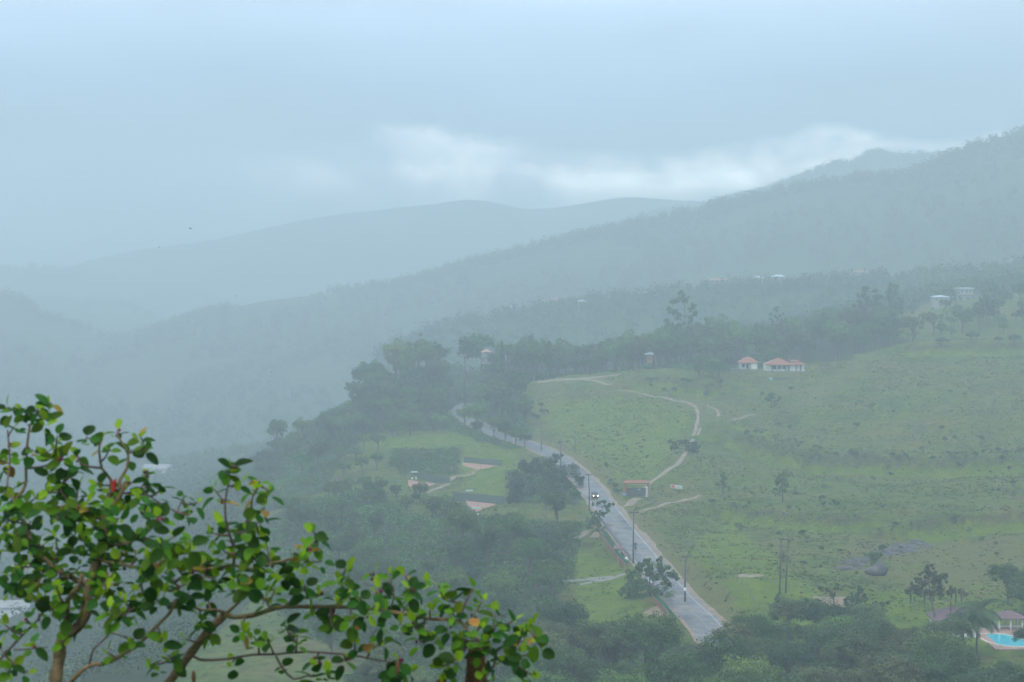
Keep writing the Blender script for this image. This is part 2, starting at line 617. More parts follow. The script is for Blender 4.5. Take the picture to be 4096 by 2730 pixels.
def ground_material():
    m = bpy.data.materials.new('pasture'); m.use_nodes = True
    t = m.node_tree; L = t.links.new
    b = t.nodes['Principled BSDF']
    b.inputs['Roughness'].default_value = 0.85
    b.inputs['Specular IOR Level'].default_value = 0.15
    pos = N(t, 'ShaderNodeNewGeometry').outputs['Position']
    def noise(s, d=4.0, r=0.6):
        n = N(t, 'ShaderNodeTexNoise'); n.inputs['Scale'].default_value = s; n.inputs['Detail'].default_value = d
        n.inputs['Roughness'].default_value = r
        L(pos, n.inputs['Vector']); return n.outputs['Fac']
    big = ramp(t, [(0.28, (0.060, 0.118, 0.016)), (0.44, (0.092, 0.150, 0.020)), (0.55, (0.145, 0.150, 0.032)), (0.68, (0.160, 0.118, 0.050))])
    L(noise(0.018, 5, 0.62), big.inputs[0])
    mid = ramp(t, [(0.36, (0.040, 0.064, 0.020)), (0.46, (0.080, 0.130, 0.018)), (0.55, (0.125, 0.155, 0.025)), (0.64, (0.150, 0.108, 0.052))])
    L(noise(0.085, 6, 0.7), mid.inputs[0])
    mx = N(t, 'ShaderNodeMixRGB'); mx.inputs[0].default_value = 0.55
    L(big.outputs[0], mx.inputs[1]); L(mid.outputs[0], mx.inputs[2])
    fine = ramp(t, [(0.32, 0.42), (0.46, 0.82), (0.58, 1.05), (0.72, 1.4)])
    L(noise(0.33, 6, 0.72), fine.inputs[0])
    mu = N(t, 'ShaderNodeMixRGB', blend_type='MULTIPLY'); mu.inputs[0].default_value = 1.0
    L(mx.outputs[0], mu.inputs[1]); L(fine.outputs[0], mu.inputs[2])
    col = mu.outputs[0]
    def layer(attr, c1, c2, s, col):
        a = N(t, 'ShaderNodeAttribute', attribute_name=attr)
        n = noise(s, 4, 0.65)
        rp = ramp(t, [(0.35, c1), (0.65, c2)]); L(n, rp.inputs[0])
        sub = N(t, 'ShaderNodeMath', operation='MULTIPLY_ADD'); sub.inputs[1].default_value = 1.6; sub.inputs[2].default_value = -0.8
        L(n, sub.inputs[0])
        ad = N(t, 'ShaderNodeMath', operation='ADD'); L(a.outputs['Fac'], ad.inputs[0]); L(sub.outputs[0], ad.inputs[1])
        mr = N(t, 'ShaderNodeMapRange')
        for i, v in enumerate((0.32, 0.62, 0, 1)): mr.inputs[1 + i].default_value = v
        L(ad.outputs[0], mr.inputs[0])
        mg = N(t, 'ShaderNodeMath', operation='MULTIPLY')
        st = N(t, 'ShaderNodeMath', operation='GREATER_THAN'); st.inputs[1].default_value = 0.02
        L(a.outputs['Fac'], st.inputs[0]); L(mr.outputs[0], mg.inputs[0]); L(st.outputs[0], mg.inputs[1])
        x = N(t, 'ShaderNodeMixRGB'); L(mg.outputs[0], x.inputs[0]); L(col, x.inputs[1]); L(rp.outputs[0], x.inputs[2])
        return x.outputs[0]
    col = layer('lush', (0.074, 0.136, 0.012), (0.145, 0.195, 0.016), 0.22, col)
    col = layer('dry', (0.165, 0.150, 0.050), (0.118, 0.128, 0.038), 0.2, col)
    col = layer('scrub', (0.100, 0.090, 0.048), (0.062, 0.078, 0.028), 0.35, col)
    col = layer('wood', (0.022, 0.040, 0.012), (0.045, 0.060, 0.020), 0.3, col)
    col = layer('dirt', (0.300, 0.205, 0.135), (0.210, 0.150, 0.100), 0.5, col)
    L(col, b.inputs['Base Color'])
    bp = N(t, 'ShaderNodeBump'); bp.inputs['Strength'].default_value = 1.0; bp.inputs['Distance'].default_value = 1.0
    L(noise(0.9, 4, 0.7), bp.inputs['Height']); L(bp.outputs[0], b.inputs['Normal'])
    return m


M_GROUND = ground_material()
ground_me = mesh_grid('ground', np.dstack([GX, GY, GZ]), M_GROUND)
ground = tag(link('ground', ground_me), kind='structure')
# what grows or lies where (regions as seen, soft edged)
WOODS = [
    [(1000, 2150), (1250, 2010), (1500, 1960), (1640, 2070), (1860, 2060), (2050, 2080), (2330, 2090), (2310, 2200), (2290, 2330), (2230, 2380), (2240, 2480), (2330, 2560),
     (2640, 2560), (3000, 2600), (3300, 2560), (3600, 2560), (3800, 2660), (4200, 2700), (4200, 3200), (1700, 3200), (1600, 2650), (1250, 2560), (1050, 2400)],
    [(900, 1850), (1300, 1700), (1600, 1600), (1900, 1520), (2090, 1530), (2110, 1700), (2140, 1770), (2050, 1800), (1930, 1770), (1800, 1720), (1500, 1730), (1340, 1790), (1300, 1950), (1050, 2050), (800, 2000)],
    [(1560, 1800), (1840, 1790), (1840, 1900), (1600, 1900)], [(2020, 1900), (2330, 1880), (2330, 2020), (2060, 2010)],
    [(2880, 1478), (3420, 1440), (3420, 1300), (2700, 1300), (2700, 1480)],
]
LUSH = [[(2900, 2080), (3300, 2400), (4096, 2300), (4096, 2620), (3300, 2640), (2950, 2560), (2700, 2250)], [(1350, 1800), (1500, 1750), (1900, 1730), (2080, 1800), (2020, 1990), (1840, 1960), (1900, 1900), (1700, 1790)],
        [(2120, 1620), (2500, 1590), (2760, 1640), (2700, 1800), (2560, 1960), (2400, 1900), (2250, 1750)], [(2300, 2200), (2560, 2280), (2560, 2480), (2320, 2520)]]
DRY = [[(2130, 1530), (2400, 1500), (2860, 1580), (3000, 1640), (2950, 1700), (2820, 1690), (2600, 1560), (2300, 1530), (2200, 1700), (2120, 1640)], [(2600, 1960), (2780, 1900), (2860, 2000), (2720, 2060), (2560, 2050)],
       [(3400, 2150), (4096, 2120), (4096, 2420), (3700, 2380), (3300, 2280)], [(3350, 1480), (3500, 1430), (3300, 1600), (3050, 1680)], [(3600, 1300), (4096, 1220), (4096, 1380), (3700, 1400)]][:4]


def region_mask(polys, x, y, z, soft=22):
    px, py = to_px(np.column_stack([x, y, z]))
    acc = np.zeros(len(x))
    for dx, dy in ((0, 0), (soft, 0), (-soft, 0), (0, soft * .6), (0, -soft * .6)):
        m = np.zeros(len(x), bool)
        for p in polys: m |= in_poly_np(px + dx, py + dy, p)
        acc += m
    return acc / 5


fx, fy, fz = GX.ravel(), GY.ravel(), GZ.ravel()
front = fy > 250
zero = np.zeros(len(fx))
wood_w = np.where(front, region_mask(WOODS, fx, fy, fz), 0.0)
wood_w = np.maximum(wood_w, np.where((fy > 845) & (fx < 175) & (fx > -140), 0.8, 0.0))
wood_w = np.maximum(wood_w, np.where((fy > 1100) | (fy < 335), 1.0, 0.0))
wood_w = np.maximum(wood_w, np.where((fx < -62) & (vnoise(fx, fy, 55, 33) > -0.62), 0.9, 0.0))
lush_w = np.where(front, region_mask(LUSH, fx, fy, fz), 0.0)
dry_w = np.where(front, region_mask(DRY, fx, fy, fz) * 0.55, 0.0)
d_road = np.full(len(fx), 999.0)
bsel = np.where((fy > 300) & (fy < 1000) & (np.abs(fx) < 170))[0]
for k in range(0, len(bsel), 20000):
    ii = bsel[k:k + 20000]
    d_road[ii] = near_line(fx[ii], fy[ii], ROAD)[0]
dirt_w = np.clip((5.4 - d_road) / 2.0, 0, 1) * 0.7 * (fy < 900)
dry_w = np.maximum(dry_w, np.clip((13 - d_road) / 5, 0, 1) * 0.75 * (fx > np.interp(fy, ROAD[:, 1], ROAD[:, 0])))
scrub_w = np.zeros(len(fx))
for line, h, w in BANKS:
    ln = smooth_line(line, 4.0)
    b = np.where((fx > ln[:, 0].min() - 6) & (fx < ln[:, 0].max() + 6) & (fy > ln[:, 1].min() - 30) & (fy < ln[:, 1].max() + 30))[0]
    d, i, s = near_line(fx[b], fy[b], ln)
    sd_ = np.where(fy[b] > ln[i, 1], d, -d)
    scrub_w[b] = np.maximum(scrub_w[b], 0.66 * np.exp(-((sd_ - 1.8) / 2.0) ** 2))
    lush_w[b] = np.maximum(lush_w[b], 0.95 * np.exp(-((sd_ + 3.2) / 2.4) ** 2))
    dry_w[b] *= 1 - np.exp(-((sd_ + 3.2) / 2.8) ** 2)
for nm, w in (('scrub', scrub_w), ('lush', lush_w), ('dry', dry_w), ('wood', wood_w), ('dirt', dirt_w)):
    a = ground_me.attributes.new(nm, 'FLOAT', 'POINT')
    a.data.foreach_set('value', w.astype(np.float32))


# ------------------------------------------------------------------ hills behind, each with its own crest line
M_HILL = mat('hill_slope', (0.026, 0.046, 0.015), (0.040, 0.064, 0.020), 0.010, 0.9, 0.0, 0.1, 'pos', 5, c3=(0.060, 0.078, 0.030))
M_FAR = mat('far_foliage', (0.026, 0.050, 0.014), (0.055, 0.085, 0.024), 0.03, 0.8, 0, 0.1, 'pos', 3, tintvar=0.2)
HILLS = []


def hill(crest, wf, wb, foot, seed, rough=1.0, n=150, front_pow=1.15):
    c = pts(crest)
    line = smooth_line(c, 14.0)
    u = len(line)
    vs_ = np.concatenate([np.linspace(-1, 0, 46), np.linspace(0, 1, 12)[1:]])
    G = np.zeros((len(vs_), u, 3))
    for k, v in enumerate(vs_):
        y = line[:, 1] + (v * wf if v < 0 else v * wb)
        h = np.clip(1 - abs(v), 0, 1)
        prof = (h * h * (3 - 2 * h)) * 0.5 + 0.5 * h ** front_pow
        x = line[:, 0] * (1 + (0.18 * v if v < 0 else 0))
        z = foot + (line[:, 2] - foot) * prof
        ed = math.sin(math.pi * min(h, 0.999)) if v < 0 else 0.3
        z = z + rough * ed * (11 * vnoise(x, y, 170, seed) + 5 * vnoise(x, y, 60, seed + 1)) * (0.25 + 0.75 * (1 - h))
        z = z + rough * 1.6 * vnoise(x, y, 26, seed + 2)
        G[k, :, 0], G[k, :, 1], G[k, :, 2] = x, y, z
    o = tag(link('hill', mesh_grid('hill', G, M_HILL)), kind='structure')
    HILLS.append(G)
    return G


RIDGE = hill([(150, 1390, 2515), (500, 1345, 2480), (850, 1250, 2433), (1060, 1208, 2410), (1350, 1170, 2398), (1600, 1140, 2363), (1850, 1062, 2340), (2000, 1030, 2328), (2200, 975, 2304),
              (2400, 932, 2281), (2550, 900, 2258), (2700, 868, 2234), (2900, 822, 2211), (3100, 775, 2187), (3300, 732, 2164), (3500, 715, 2141), (3680, 690, 2117), (3800, 625, 2106), (4096, 535, 2082), (4500, 450, 2059), (5200, 400, 2035)],
             860, 500, -102, 5)
SPUR = hill([(1500, 1420, 1560), (1900, 1268, 1540), (2050, 1262, 1530), (2250, 1225, 1510), (2500, 1195, 1480), (2800, 1160, 1460), (3200, 1135, 1440), (3700, 1110, 1400), (4200, 1060, 1380), (4800, 1000, 1360)],
            330, 220, -102, 9, 0.7)
SECOND = hill([(2300, 960, 3107), (2600, 870, 3096), (2870, 812, 3073), (3080, 760, 3050), (3200, 712, 3050), (3330, 664, 3039), (3400, 656, 3039), (3520, 616, 3028), (3620, 634, 3028), (3900, 622, 3005), (4200, 600, 2983)],
              420, 300, -30, 13)
FARRIDGE = hill([(-500, 1200, 3980), (0, 1140, 3980), (300, 1060, 3990), (500, 1010, 4000), (850, 960, 4020), (1100, 905, 4040), (1350, 858, 4050), (1550, 838, 4050), (1750, 814, 4050), (1880, 800, 4050), (2000, 816, 4040), (2120, 838, 4040), (2300, 822, 4030), (2500, 790, 4030),
                 (2700, 802, 4030), (2900, 812, 4020), (3300, 840, 4010), (4600, 800, 3990), (5600, 800, 3990)], 500, 180, -60, 17, 0.5)
LEFT1 = hill([(-1800, 900, 2548), (-500, 1010, 2548), (-150, 1100, 2535), (0, 1165, 2522), (90, 1200, 2509), (200, 1265, 2470), (350, 1320, 2431), (500, 1400, 2379), (650, 1480, 2327), (800, 1540, 2275), (1000, 1590, 2210), (1250, 1650, 2132), (1500, 1720, 2054)],
             1150, 260, -98, 21, 0.7)
LEFT2 = hill([(-1600, 1080, 3174), (-300, 1140, 3162), (100, 1195, 3149), (300, 1210, 3137), (500, 1222, 3124), (620, 1275, 3100), (750, 1340, 3075), (880, 1400, 3050), (1050, 1470, 3025), (1300, 1560, 2976)],
             460, 260, -98, 25, 0.7)
LEFT3 = hill([(-1600, 1020, 3670), (0, 1065, 3647), (400, 1112, 3625), (700, 1160, 3602), (950, 1220, 3579), (1150, 1290, 3556), (1400, 1360, 3533)], 380, 220, -98, 29, 0.7)

# ------------------------------------------------------------------ the air: one even box of pale mist round everything
def make_haze():
    m = bpy.data.materials.new('mist'); m.use_nodes = True
    t = m.node_tree
    for n in list(t.nodes):
        if n.type == 'BSDF_PRINCIPLED': t.nodes.remove(n)
    v = N(t, 'ShaderNodeVolumePrincipled')
    v.inputs['Color'].default_value = (0.865, 0.978, 1.0, 1)
    v.inputs['Density'].default_value = HAZE_DENSITY
    v.inputs['Anisotropy'].default_value = 0.35
    t.links.new(v.outputs[0], t.nodes['Material Output'].inputs['Volume'])
    b = MB()
    x0, x1, y0, y1, z0, z1 = -3300, 3300, -420, 5050, -156, 262
    y1 = 4330
    b.box(((x0 + x1) / 2, (y0 + y1) / 2, (z0 + z1) / 2), (x1 - x0, y1 - y0, z1 - z0))
    tag(b.build('haze', m), kind='stuff')


make_haze()
# ------------------------------------------------------------------ road, shoulders, paths
def ribbon(name, line, offs, dz, material, kind='structure', zfun=None):
    """a strip along a line: offs = lateral positions (constants or arrays), dz = heights above the line"""
    line = np.asarray(line)
    t = np.gradient(line[:, :2], axis=0)
    t /= np.linalg.norm(t, axis=1)[:, None] + 1e-9
    nrm = np.column_stack([t[:, 1], -t[:, 0]])          # to the right of travel
    G = np.zeros((len(line), len(offs), 3))
    for k, (o, d) in enumerate(zip(offs, dz)):
        o = np.broadcast_to(o, (len(line),))
        G[:, k, :2] = line[:, :2] + nrm * o[:, None]
        G[:, k, 2] = (line[:, 2] if zfun is None else zfun(G[:, k, 0], G[:, k, 1])) + d
    return tag(link(name, mesh_grid(name, G, material)), kind=kind)


M_ASPHALT = mat('wet_asphalt', (0.066, 0.068, 0.072), (0.105, 0.100, 0.098), 0.16, 0.40, 0.0, 0.5, 'pos', 5, c3=(0.225, 0.175, 0.135), wetnoise=True)
M_DIRT = mat('wet_dirt', (0.34, 0.25, 0.17), (0.24, 0.17, 0.115), 0.6, 0.6, 0.4, 0.35, 'pos', 5, c3=(0.15, 0.13, 0.07))
M_CONC = mat('worn_concrete', (0.24, 0.225, 0.20), (0.15, 0.15, 0.13), 0.7, 0.6, 0.2, 0.3, 'pos', 5)
M_WHITE_LINE = mat('white_road_paint', (0.70, 0.71, 0.70), (0.42, 0.43, 0.43), 0.8, 0.5, 0.0, 0.4, 'pos', 4)
M_YELLOW_LINE = mat('yellow_road_paint', (0.50, 0.40, 0.12), (0.22, 0.20, 0.12), 0.7, 0.5, 0.0, 0.4, 'pos', 4)
s_road = np.arange(len(ROAD)) * 2.0
edge = 0.35 * vnoise(s_road, s_road * 0, 7, 41) + 0.2 * vnoise(s_road, s_road * 0, 2.7, 42)
edge2 = 0.35 * vnoise(s_road, s_road * 0, 7, 43) + 0.2 * vnoise(s_road, s_road * 0, 2.7, 44)
ribbon('road_shoulder', ROAD, [-4.3 + edge2, -3.9 + edge2, 0, 4.4 + edge * 1.8, 5.3 + edge * 1.8], [-0.12, 0.02, 0.05, 0.02, -0.14], M_DIRT)
ribbon('road', ROAD, [-3.5 + edge2 * 0.8, -3.3, 0, 3.3, 3.5 + edge * 1.2], [0.055, 0.10, 0.14, 0.10, 0.055], M_ASPHALT)
near = ROAD[:, 1] < 575
ribbon('road_marking', ROAD[near], [2.90, 3.04], [0.122, 0.120], M_WHITE_LINE)
ribbon('road_marking', ROAD[near & (ROAD[:, 1] > 440)], [-3.04, -2.90], [0.120, 0.122], M_WHITE_LINE)
ribbon('road_marking', ROAD[near], [-0.07, 0.07], [0.152, 0.152], M_YELLOW_LINE)


def ground_path(name, px, w, material=M_DIRT, seed=50, dz=0.10, y=None, wv=0.35):
    p = np.array([hit(*q) for q in px])
    ln = smooth_line(p, 1.5)
    ln[:, 2] = H(ln[:, 0], ln[:, 1])
    k = np.arange(len(ln)) * 1.5
    ww = w / 2 * (1 + wv * vnoise(k, k * 0, 6, seed) + 0.3 * wv * vnoise(k, k * 0, 2, seed + 1))
    w2 = w / 2 * (1 + wv * vnoise(k, k * 0, 6, seed + 2))
    return ribbon(name, ln, [-ww - 0.3, -ww * 0.6, 0, w2 * 0.6, w2 + 0.3], [-0.12, dz, dz * 0.9, dz, -0.12], material, zfun=lambda a, b: H(a, b))


ground_path('dirt_path', [(2575, 1962), (2610, 1925), (2650, 1900), (2690, 1870), (2730, 1830), (2752, 1805)], 1.7)
ground_path('dirt_path', [(2768, 1775), (2776, 1740), (2788, 1700), (2792, 1665), (2782, 1632), (2740, 1610), (2680, 1600), (2560, 1575), (2440, 1545), (2390, 1528), (2340, 1520)], 1.25, seed=60, wv=0.5)
ground_path('dirt_path', [(2790, 1745), (2800, 1718), (2812, 1700)], 1.0, seed=64)
ground_path('dirt_path', [(2830, 1625), (2866, 1640), (2876, 1668)], 0.9, seed=67)
ground_path('dirt_path', [(2930, 1685), (2975, 1672), (3020, 1660)], 1.3, seed=69)
ground_path('dirt_track', [(2505, 2030), (2525, 2010), (2545, 1995)], 3.6, seed=71)
ground_path('dirt_track', [(2560, 2050), (2640, 2025), (2720, 2008), (2800, 1985)], 1.6, seed=73, wv=0.6)
ground_path('dirt_path', [(1700, 1975), (1760, 1952), (1800, 1925), (1850, 1905), (1900, 1890)], 2.0, seed=75)
ground_path('dirt_path', [(2375, 2155), (2400, 2125), (2420, 2105)], 3.2, seed=77)
ground_path('dirt_path', [(2300, 2158), (2330, 2142), (2350, 2125)], 2.6, seed=79)
ground_path('concrete_path', [(2160, 2335), (2240, 2330), (2320, 2322), (2400, 2318), (2450, 2312)], 2.6, M_CONC, seed=81)
ground_path('concrete_path', [(2320, 2345), (2380, 2330), (2440, 2318), (2490, 2300)], 2.0, M_CONC, seed=83)
ground_path('dirt_patch', [(2960, 2302), (3000, 2306), (3040, 2302)], 4.0, M_DIRT, seed=85)
ground_path('dirt_patch', [(3250, 2398), (3320, 2408), (3390, 2402)], 4.2, M_DIRT, seed=87)
ground_path('dirt_patch', [(3390, 2428), (3425, 2438)], 3.0, M_DIRT, seed=89)
ground_path('dirt_patch', [(2150, 1530), (2300, 1518), (2420, 1507), (2480, 1500)], 3.0, M_DIRT, seed=91)
ground_path('dirt_patch', [(2600, 2440), (2660, 2445), (2700, 2450)], 7.0, M_DIRT, seed=93)

# bare sloping rock in the pasture: separate slabs side by side
M_ROCK = mat('wet_grey_rock', (0.090, 0.084, 0.086), (0.050, 0.047, 0.050), 0.55, 0.6, 1.0, 0.3, 'pos', 7, c3=(0.145, 0.13, 0.125))


def rock_slab(px, w, h, rot, seed):
    c = hit(*px)
    r = np.random.default_rng(seed)
    n = 14
    V = []; Fs = []
    prof = [(1.12, -0.5), (1.0, 0.06), (0.8, 0.18), (0.45, 0.26), (0.0, 0.28)]
    ang = np.arange(n) / n * 2 * math.pi
    rad = 1 + 0.22 * r.standard_normal(n)
    for k, (f_, z) in enumerate(prof[:-1]):
        for j in range(n):
            a = w / 2 * rad[j] * f_ * math.cos(ang[j]); b = h / 2 * rad[j] * f_ * math.sin(ang[j])
            x = c[0] + a * math.cos(rot) - b * math.sin(rot); y = c[1] + a * math.sin(rot) + b * math.cos(rot)
            V.append((x, y, Hs(x, y) + z + (0.16 * r.standard_normal() if z > 0 else 0)))
    V.append((c[0], c[1], c[2] + 0.28))
    for k in range(len(prof) - 2):
        for j in range(n):
            j2 = (j + 1) % n
            Fs.append((k * n + j, k * n + j2, (k + 1) * n + j2, (k + 1) * n + j))
    b0 = (len(prof) - 2) * n
    for j in range(n): Fs.append((b0 + j, b0 + (j + 1) % n, len(V) - 1))
    return MB().add(V, Fs)


oc = empty('rock_outcrop', hit(3520, 2250), 'bare wet grey rock slabs running slantwise across the pasture', 'rock')
for k, (px, w, h, ro) in enumerate([((3400, 2262), 7, 5, 0.35), ((3440, 2250), 8, 5.5, 0.35), ((3475, 2240), 6, 5, 0.4), ((3385, 2280), 7, 4, 0.3), ((3560, 2215), 8, 6, 0.4),
                                  ((3600, 2200), 8, 7, 0.4), ((3640, 2190), 8, 7, 0.4), ((3670, 2178), 5, 7, 0.4), ((3540, 2222), 4, 4, 0.4)]):
    me = rock_slab(px, w, h, ro, 300 + k)
    loc = np.array(oc.location)
    me.v = [tuple(np.array(v) - loc) for v in me.v]
    me.build('slab', M_ROCK, oc)
bp_ = hit(3505, 2298)
bb = MB()
r_ = np.random.default_rng(5)
bb.blob((0, 0, 0.7), (2.7, 2.0, 1.5), 16, 10)
bb.v = [tuple(np.array(v) * (1 + 0.10 * math.sin(v[0] * 2.1 + v[1]) + 0.08 * math.cos(v[2] * 3 + v[0])) + np.array([0.25 * v[2], 0, 0])) for v in bb.v]
tag(bb.build('boulder', M_ROCK, None, True, bp_, 0.5), 'humped grey boulder in the grass below the sloping rock slabs', 'boulder')
# ------------------------------------------------------------------ foliage
M_BARK = mat('bark', (0.09, 0.07, 0.05), (0.16, 0.13, 0.10), 2.0, 0.85, 0.4)
M_PALEBARK = mat('pale_bark', (0.22, 0.19, 0.15), (0.12, 0.10, 0.08), 1.5, 0.85, 0.4)
FOL = dict(tintvar=0.42, objvar=0.36, huevar=0.022, translucent=0.38)
M_LEAF = mat('broad_leaves', (0.060, 0.130, 0.030), (0.095, 0.175, 0.040), 0.35, 0.55, 0, 0.3, **FOL)
M_LEAF_DARK = mat('dark_leaves', (0.042, 0.092, 0.030), (0.062, 0.122, 0.036), 0.35, 0.55, 0, 0.3, **FOL)
M_LEAF_LIGHT = mat('pale_leaves', (0.105, 0.190, 0.036), (0.140, 0.215, 0.048), 0.35, 0.55, 0, 0.3, **FOL)
M_LEAF_OLIVE = mat('olive_leaves', (0.085, 0.125, 0.040), (0.125, 0.155, 0.055), 0.35, 0.6, 0, 0.3, **FOL)
M_GRASS = mat('tussock_grass', (0.060, 0.112, 0.020), (0.105, 0.150, 0.028), 0.06, 0.8, 0, 0.15, 'pos', 4, c3=(0.150, 0.115, 0.055), tintvar=0.5, translucent=0.4)


def leaf_quads(r, C_, R_, n, size, up=0.5, droop=0.0):
    """n leaf-sized faces filling each clump: C_ (k,3) centres, R_ (k,3) radii"""
    k = len(C_)
    idx = np.repeat(np.arange(k), n)
    m = len(idx)
    d = r.standard_normal((m, 3)); d /= np.linalg.norm(d, axis=1)[:, None]
    rad = r.random(m) ** 0.45
    c = C_[idx] + d * R_[idx] * rad[:, None]
    nr = d * 1.2 + np.array([0, 0, up]) + 0.42 * r.standard_normal((m, 3))
    nr /= np.linalg.norm(nr, axis=1)[:, None]
    a = np.cross(nr, r.standard_normal((m, 3))); a /= np.linalg.norm(a, axis=1)[:, None]
    b = np.cross(nr, a)
    s = (np.repeat(size, n) if np.ndim(size) else size) * (0.6 + 0.8 * r.random(m))
    s = s[:, None]
    q = np.stack([c - a * s * 0.5, c - b * s * 0.32 + nr * s * 0.05, c + a * s * 0.5, c + b * s * 0.32 + nr * s * 0.05], 1)
    ct = r.random(k)
    tint = np.clip(0.7 * ct[idx] + 0.3 * r.random(m), 0, 1)
    return q, tint


def limbs_mesh(name, height, targets, r0, seed, bark, base_frac=0.35, lean=(0, 0), multi=1):
    r = np.random.default_rng(seed)
    b = MB()
    top = np.array([lean[0], lean[1], height])
    for s in range(multi):
        off = np.array([r.normal() * 0.3, r.normal() * 0.3, 0]) * (multi > 1)
        bend = r.standard_normal(3) * height * 0.03; bend[2] = 0
        path = [off * 0.5 + np.array([0, 0, -0.8]), off, (off + top * 0.35 + bend), top * 0.7 + off * 2 + bend * 0.5, top + off * 3]
        b.tube(path, [r0 * 1.25 / math.sqrt(multi), r0 / math.sqrt(multi), r0 * 0.75 / math.sqrt(multi), r0 * 0.45 / math.sqrt(multi), r0 * 0.12], 7)
    for t in targets:
        t = np.array(t)
        f_ = base_frac + (0.95 - base_frac) * r.random() * min(1.0, t[2] / height)
        st = top * f_ * min(1.0, max(0.3, t[2] * 0.75 / height) / max(f_, 0.01)) if top[2] * f_ > t[2] else top * f_
        mid = st * 0.5 + t * 0.5 + np.array([0, 0, 0.06 * height * r.random()])
        b.tube([st, mid, t], [r0 * 0.38, r0 * 0.22, r0 * 0.05], 5, cap=False)
    return b.mesh(name, bark, True)


def broad_proto(seed, height, width, leafsize, leaves, clumps, shape='round', leafmat=None, bark=None, crown_base=0.3, sparse=1.0):
    r = np.random.default_rng(seed)
    cs = []
    rs = []
    h0 = height * crown_base
    lob = [(0, 0, 0, 1.0)]
    for k in range(4):
        a = r.random() * 6.28
        lob.append((math.cos(a) * width * 0.24, math.sin(a) * width * 0.24, (r.random() - 0.45) * height * 0.22, 0.62 + 0.2 * r.random()))
    for k in range(clumps):
        lx, ly, lz, ls = lob[r.integers(len(lob))]
        d = r.standard_normal(3); d /= np.linalg.norm(d)
        if shape == 'umbrella': d[2] = abs(d[2]) * 0.7
        elif d[2] < -0.35: d[2] *= -0.6
        q = 0.62 + 0.38 * r.random()
        hh = (height - h0) / 2
        c = np.array([lx + d[0] * width * 0.42 * ls * q, ly + d[1] * width * 0.42 * ls * q, h0 + hh * (1.0 if shape != 'umbrella' else 0.9) + lz + d[2] * hh * 0.88 * ls * q])
        if shape == 'cone':
            f_ = np.clip((height - c[2]) / (height - h0), 0.05, 1); c[:2] *= f_ * 1.5
        c[2] = max(c[2], h0 * 0.7)
        rr = width * (0.075 + 0.12 * r.random() ** 1.5)
        cs.append(c); rs.append((rr, rr, rr * 0.72))
    cs = np.array(cs); rs = np.array(rs)
    q, t = leaf_quads(r, cs, rs, max(3, int(leaves / clumps * sparse)), leafsize)
    crown = mesh_quads('crown', q, leafmat or M_LEAF, t)
    tg = cs[r.choice(len(cs), min(14, len(cs)), replace=False)]
    trunk = limbs_mesh('trunk', height * 0.72, tg, height * 0.026 + 0.06, seed + 1, bark or M_BARK, 0.3)
    return trunk, crown


PROTO = {}
for i in range(6):   # near, fine leaved
    lm = [M_LEAF, M_LEAF_OLIVE, M_LEAF, M_LEAF_DARK, M_LEAF_LIGHT, M_LEAF_OLIVE][i]
    PROTO['n%d' % i] = broad_proto(100 + i, 12 + (i % 3), 10 + (i % 4), 0.40, 8500, 60 + 7 * i, ['round', 'umbrella', 'round', 'round', 'umbrella', 'round'][i], lm, crown_base=0.25 if i % 2 else 0.18)
for i in range(9):   # middle distance
    lm = [M_LEAF, M_LEAF_DARK, M_LEAF, M_LEAF_OLIVE, M_LEAF_LIGHT, M_LEAF_DARK, M_LEAF, M_LEAF_LIGHT, M_LEAF_DARK][i]
    PROTO['m%d' % i] = broad_proto(200 + i, 10 + (i % 4) * 1.3, 8.5 + (i % 3) * 1.5, 0.56, 3800, 40 + 4 * i, ['round', 'round', 'umbrella'][i % 3], lm, crown_base=0.12 if i % 2 else 0.24)
for i in range(4):   # shrubs
    lm = [M_LEAF, M_LEAF_OLIVE, M_LEAF_DARK, M_LEAF_LIGHT][i]
    PROTO['s%d' % i] = broad_proto(260 + i, 2.6, 3.4, 0.34, 900, 26, 'round', lm, crown_base=0.0)


DESC = {'n0': 'mid-green round-crowned', 'n1': 'olive spreading', 'n2': 'mid-green bushy', 'n3': 'dark dense', 'n4': 'pale green flat-topped', 'n5': 'olive round-crowned',
        'm0': 'mid-green compact', 'm1': 'dark round-headed', 'm2': 'mid-green flat-topped', 'm3': 'olive rounded', 'm4': 'pale green rounded', 'm5': 'dark flat-topped', 'm6': 'mid-green domed', 'm7': 'pale green domed', 'm8': 'dark flat spreading',
        's0': 'mid-green', 's1': 'olive', 's2': 'dark green', 's3': 'pale green'}


KINDNAME = {'n0': 'round_tree', 'n1': 'spreading_tree', 'n2': 'bushy_tree', 'n3': 'dense_tree', 'n4': 'flat_topped_tree', 'n5': 'round_tree', 'm0': 'compact_tree', 'm1': 'round_tree', 'm2': 'flat_topped_tree',
            'm3': 'round_tree', 'm4': 'round_tree', 'm5': 'flat_topped_tree', 'm6': 'domed_tree', 'm7': 'domed_tree', 'm8': 'spreading_tree'}


def plant(kind, name, loc, scale, rot, label, cat, group=None, squash=1.0):
    tr, cr = PROTO[kind]
    if name == 'broadleaf_tree': name = KINDNAME[kind]
    hgt_ = scale * squash * (1.0 if kind[0] == 's' else 1.0)
    size_ = 'tall ' if hgt_ > 1.0 and kind[0] != 's' else ('small ' if hgt_ < 0.62 else '')
    label = ('' if label.startswith(('low', 'small')) else size_) + DESC[kind] + ' ' + label
    e = empty(name, loc, label, cat, group, rot)
    e.scale = (scale, scale, scale * squash)
    link('trunk' if cat == 'tree' else 'stem', tr, e)
    link('crown' if cat == 'tree' else 'foliage', cr, e)
    return e


PLACED = []


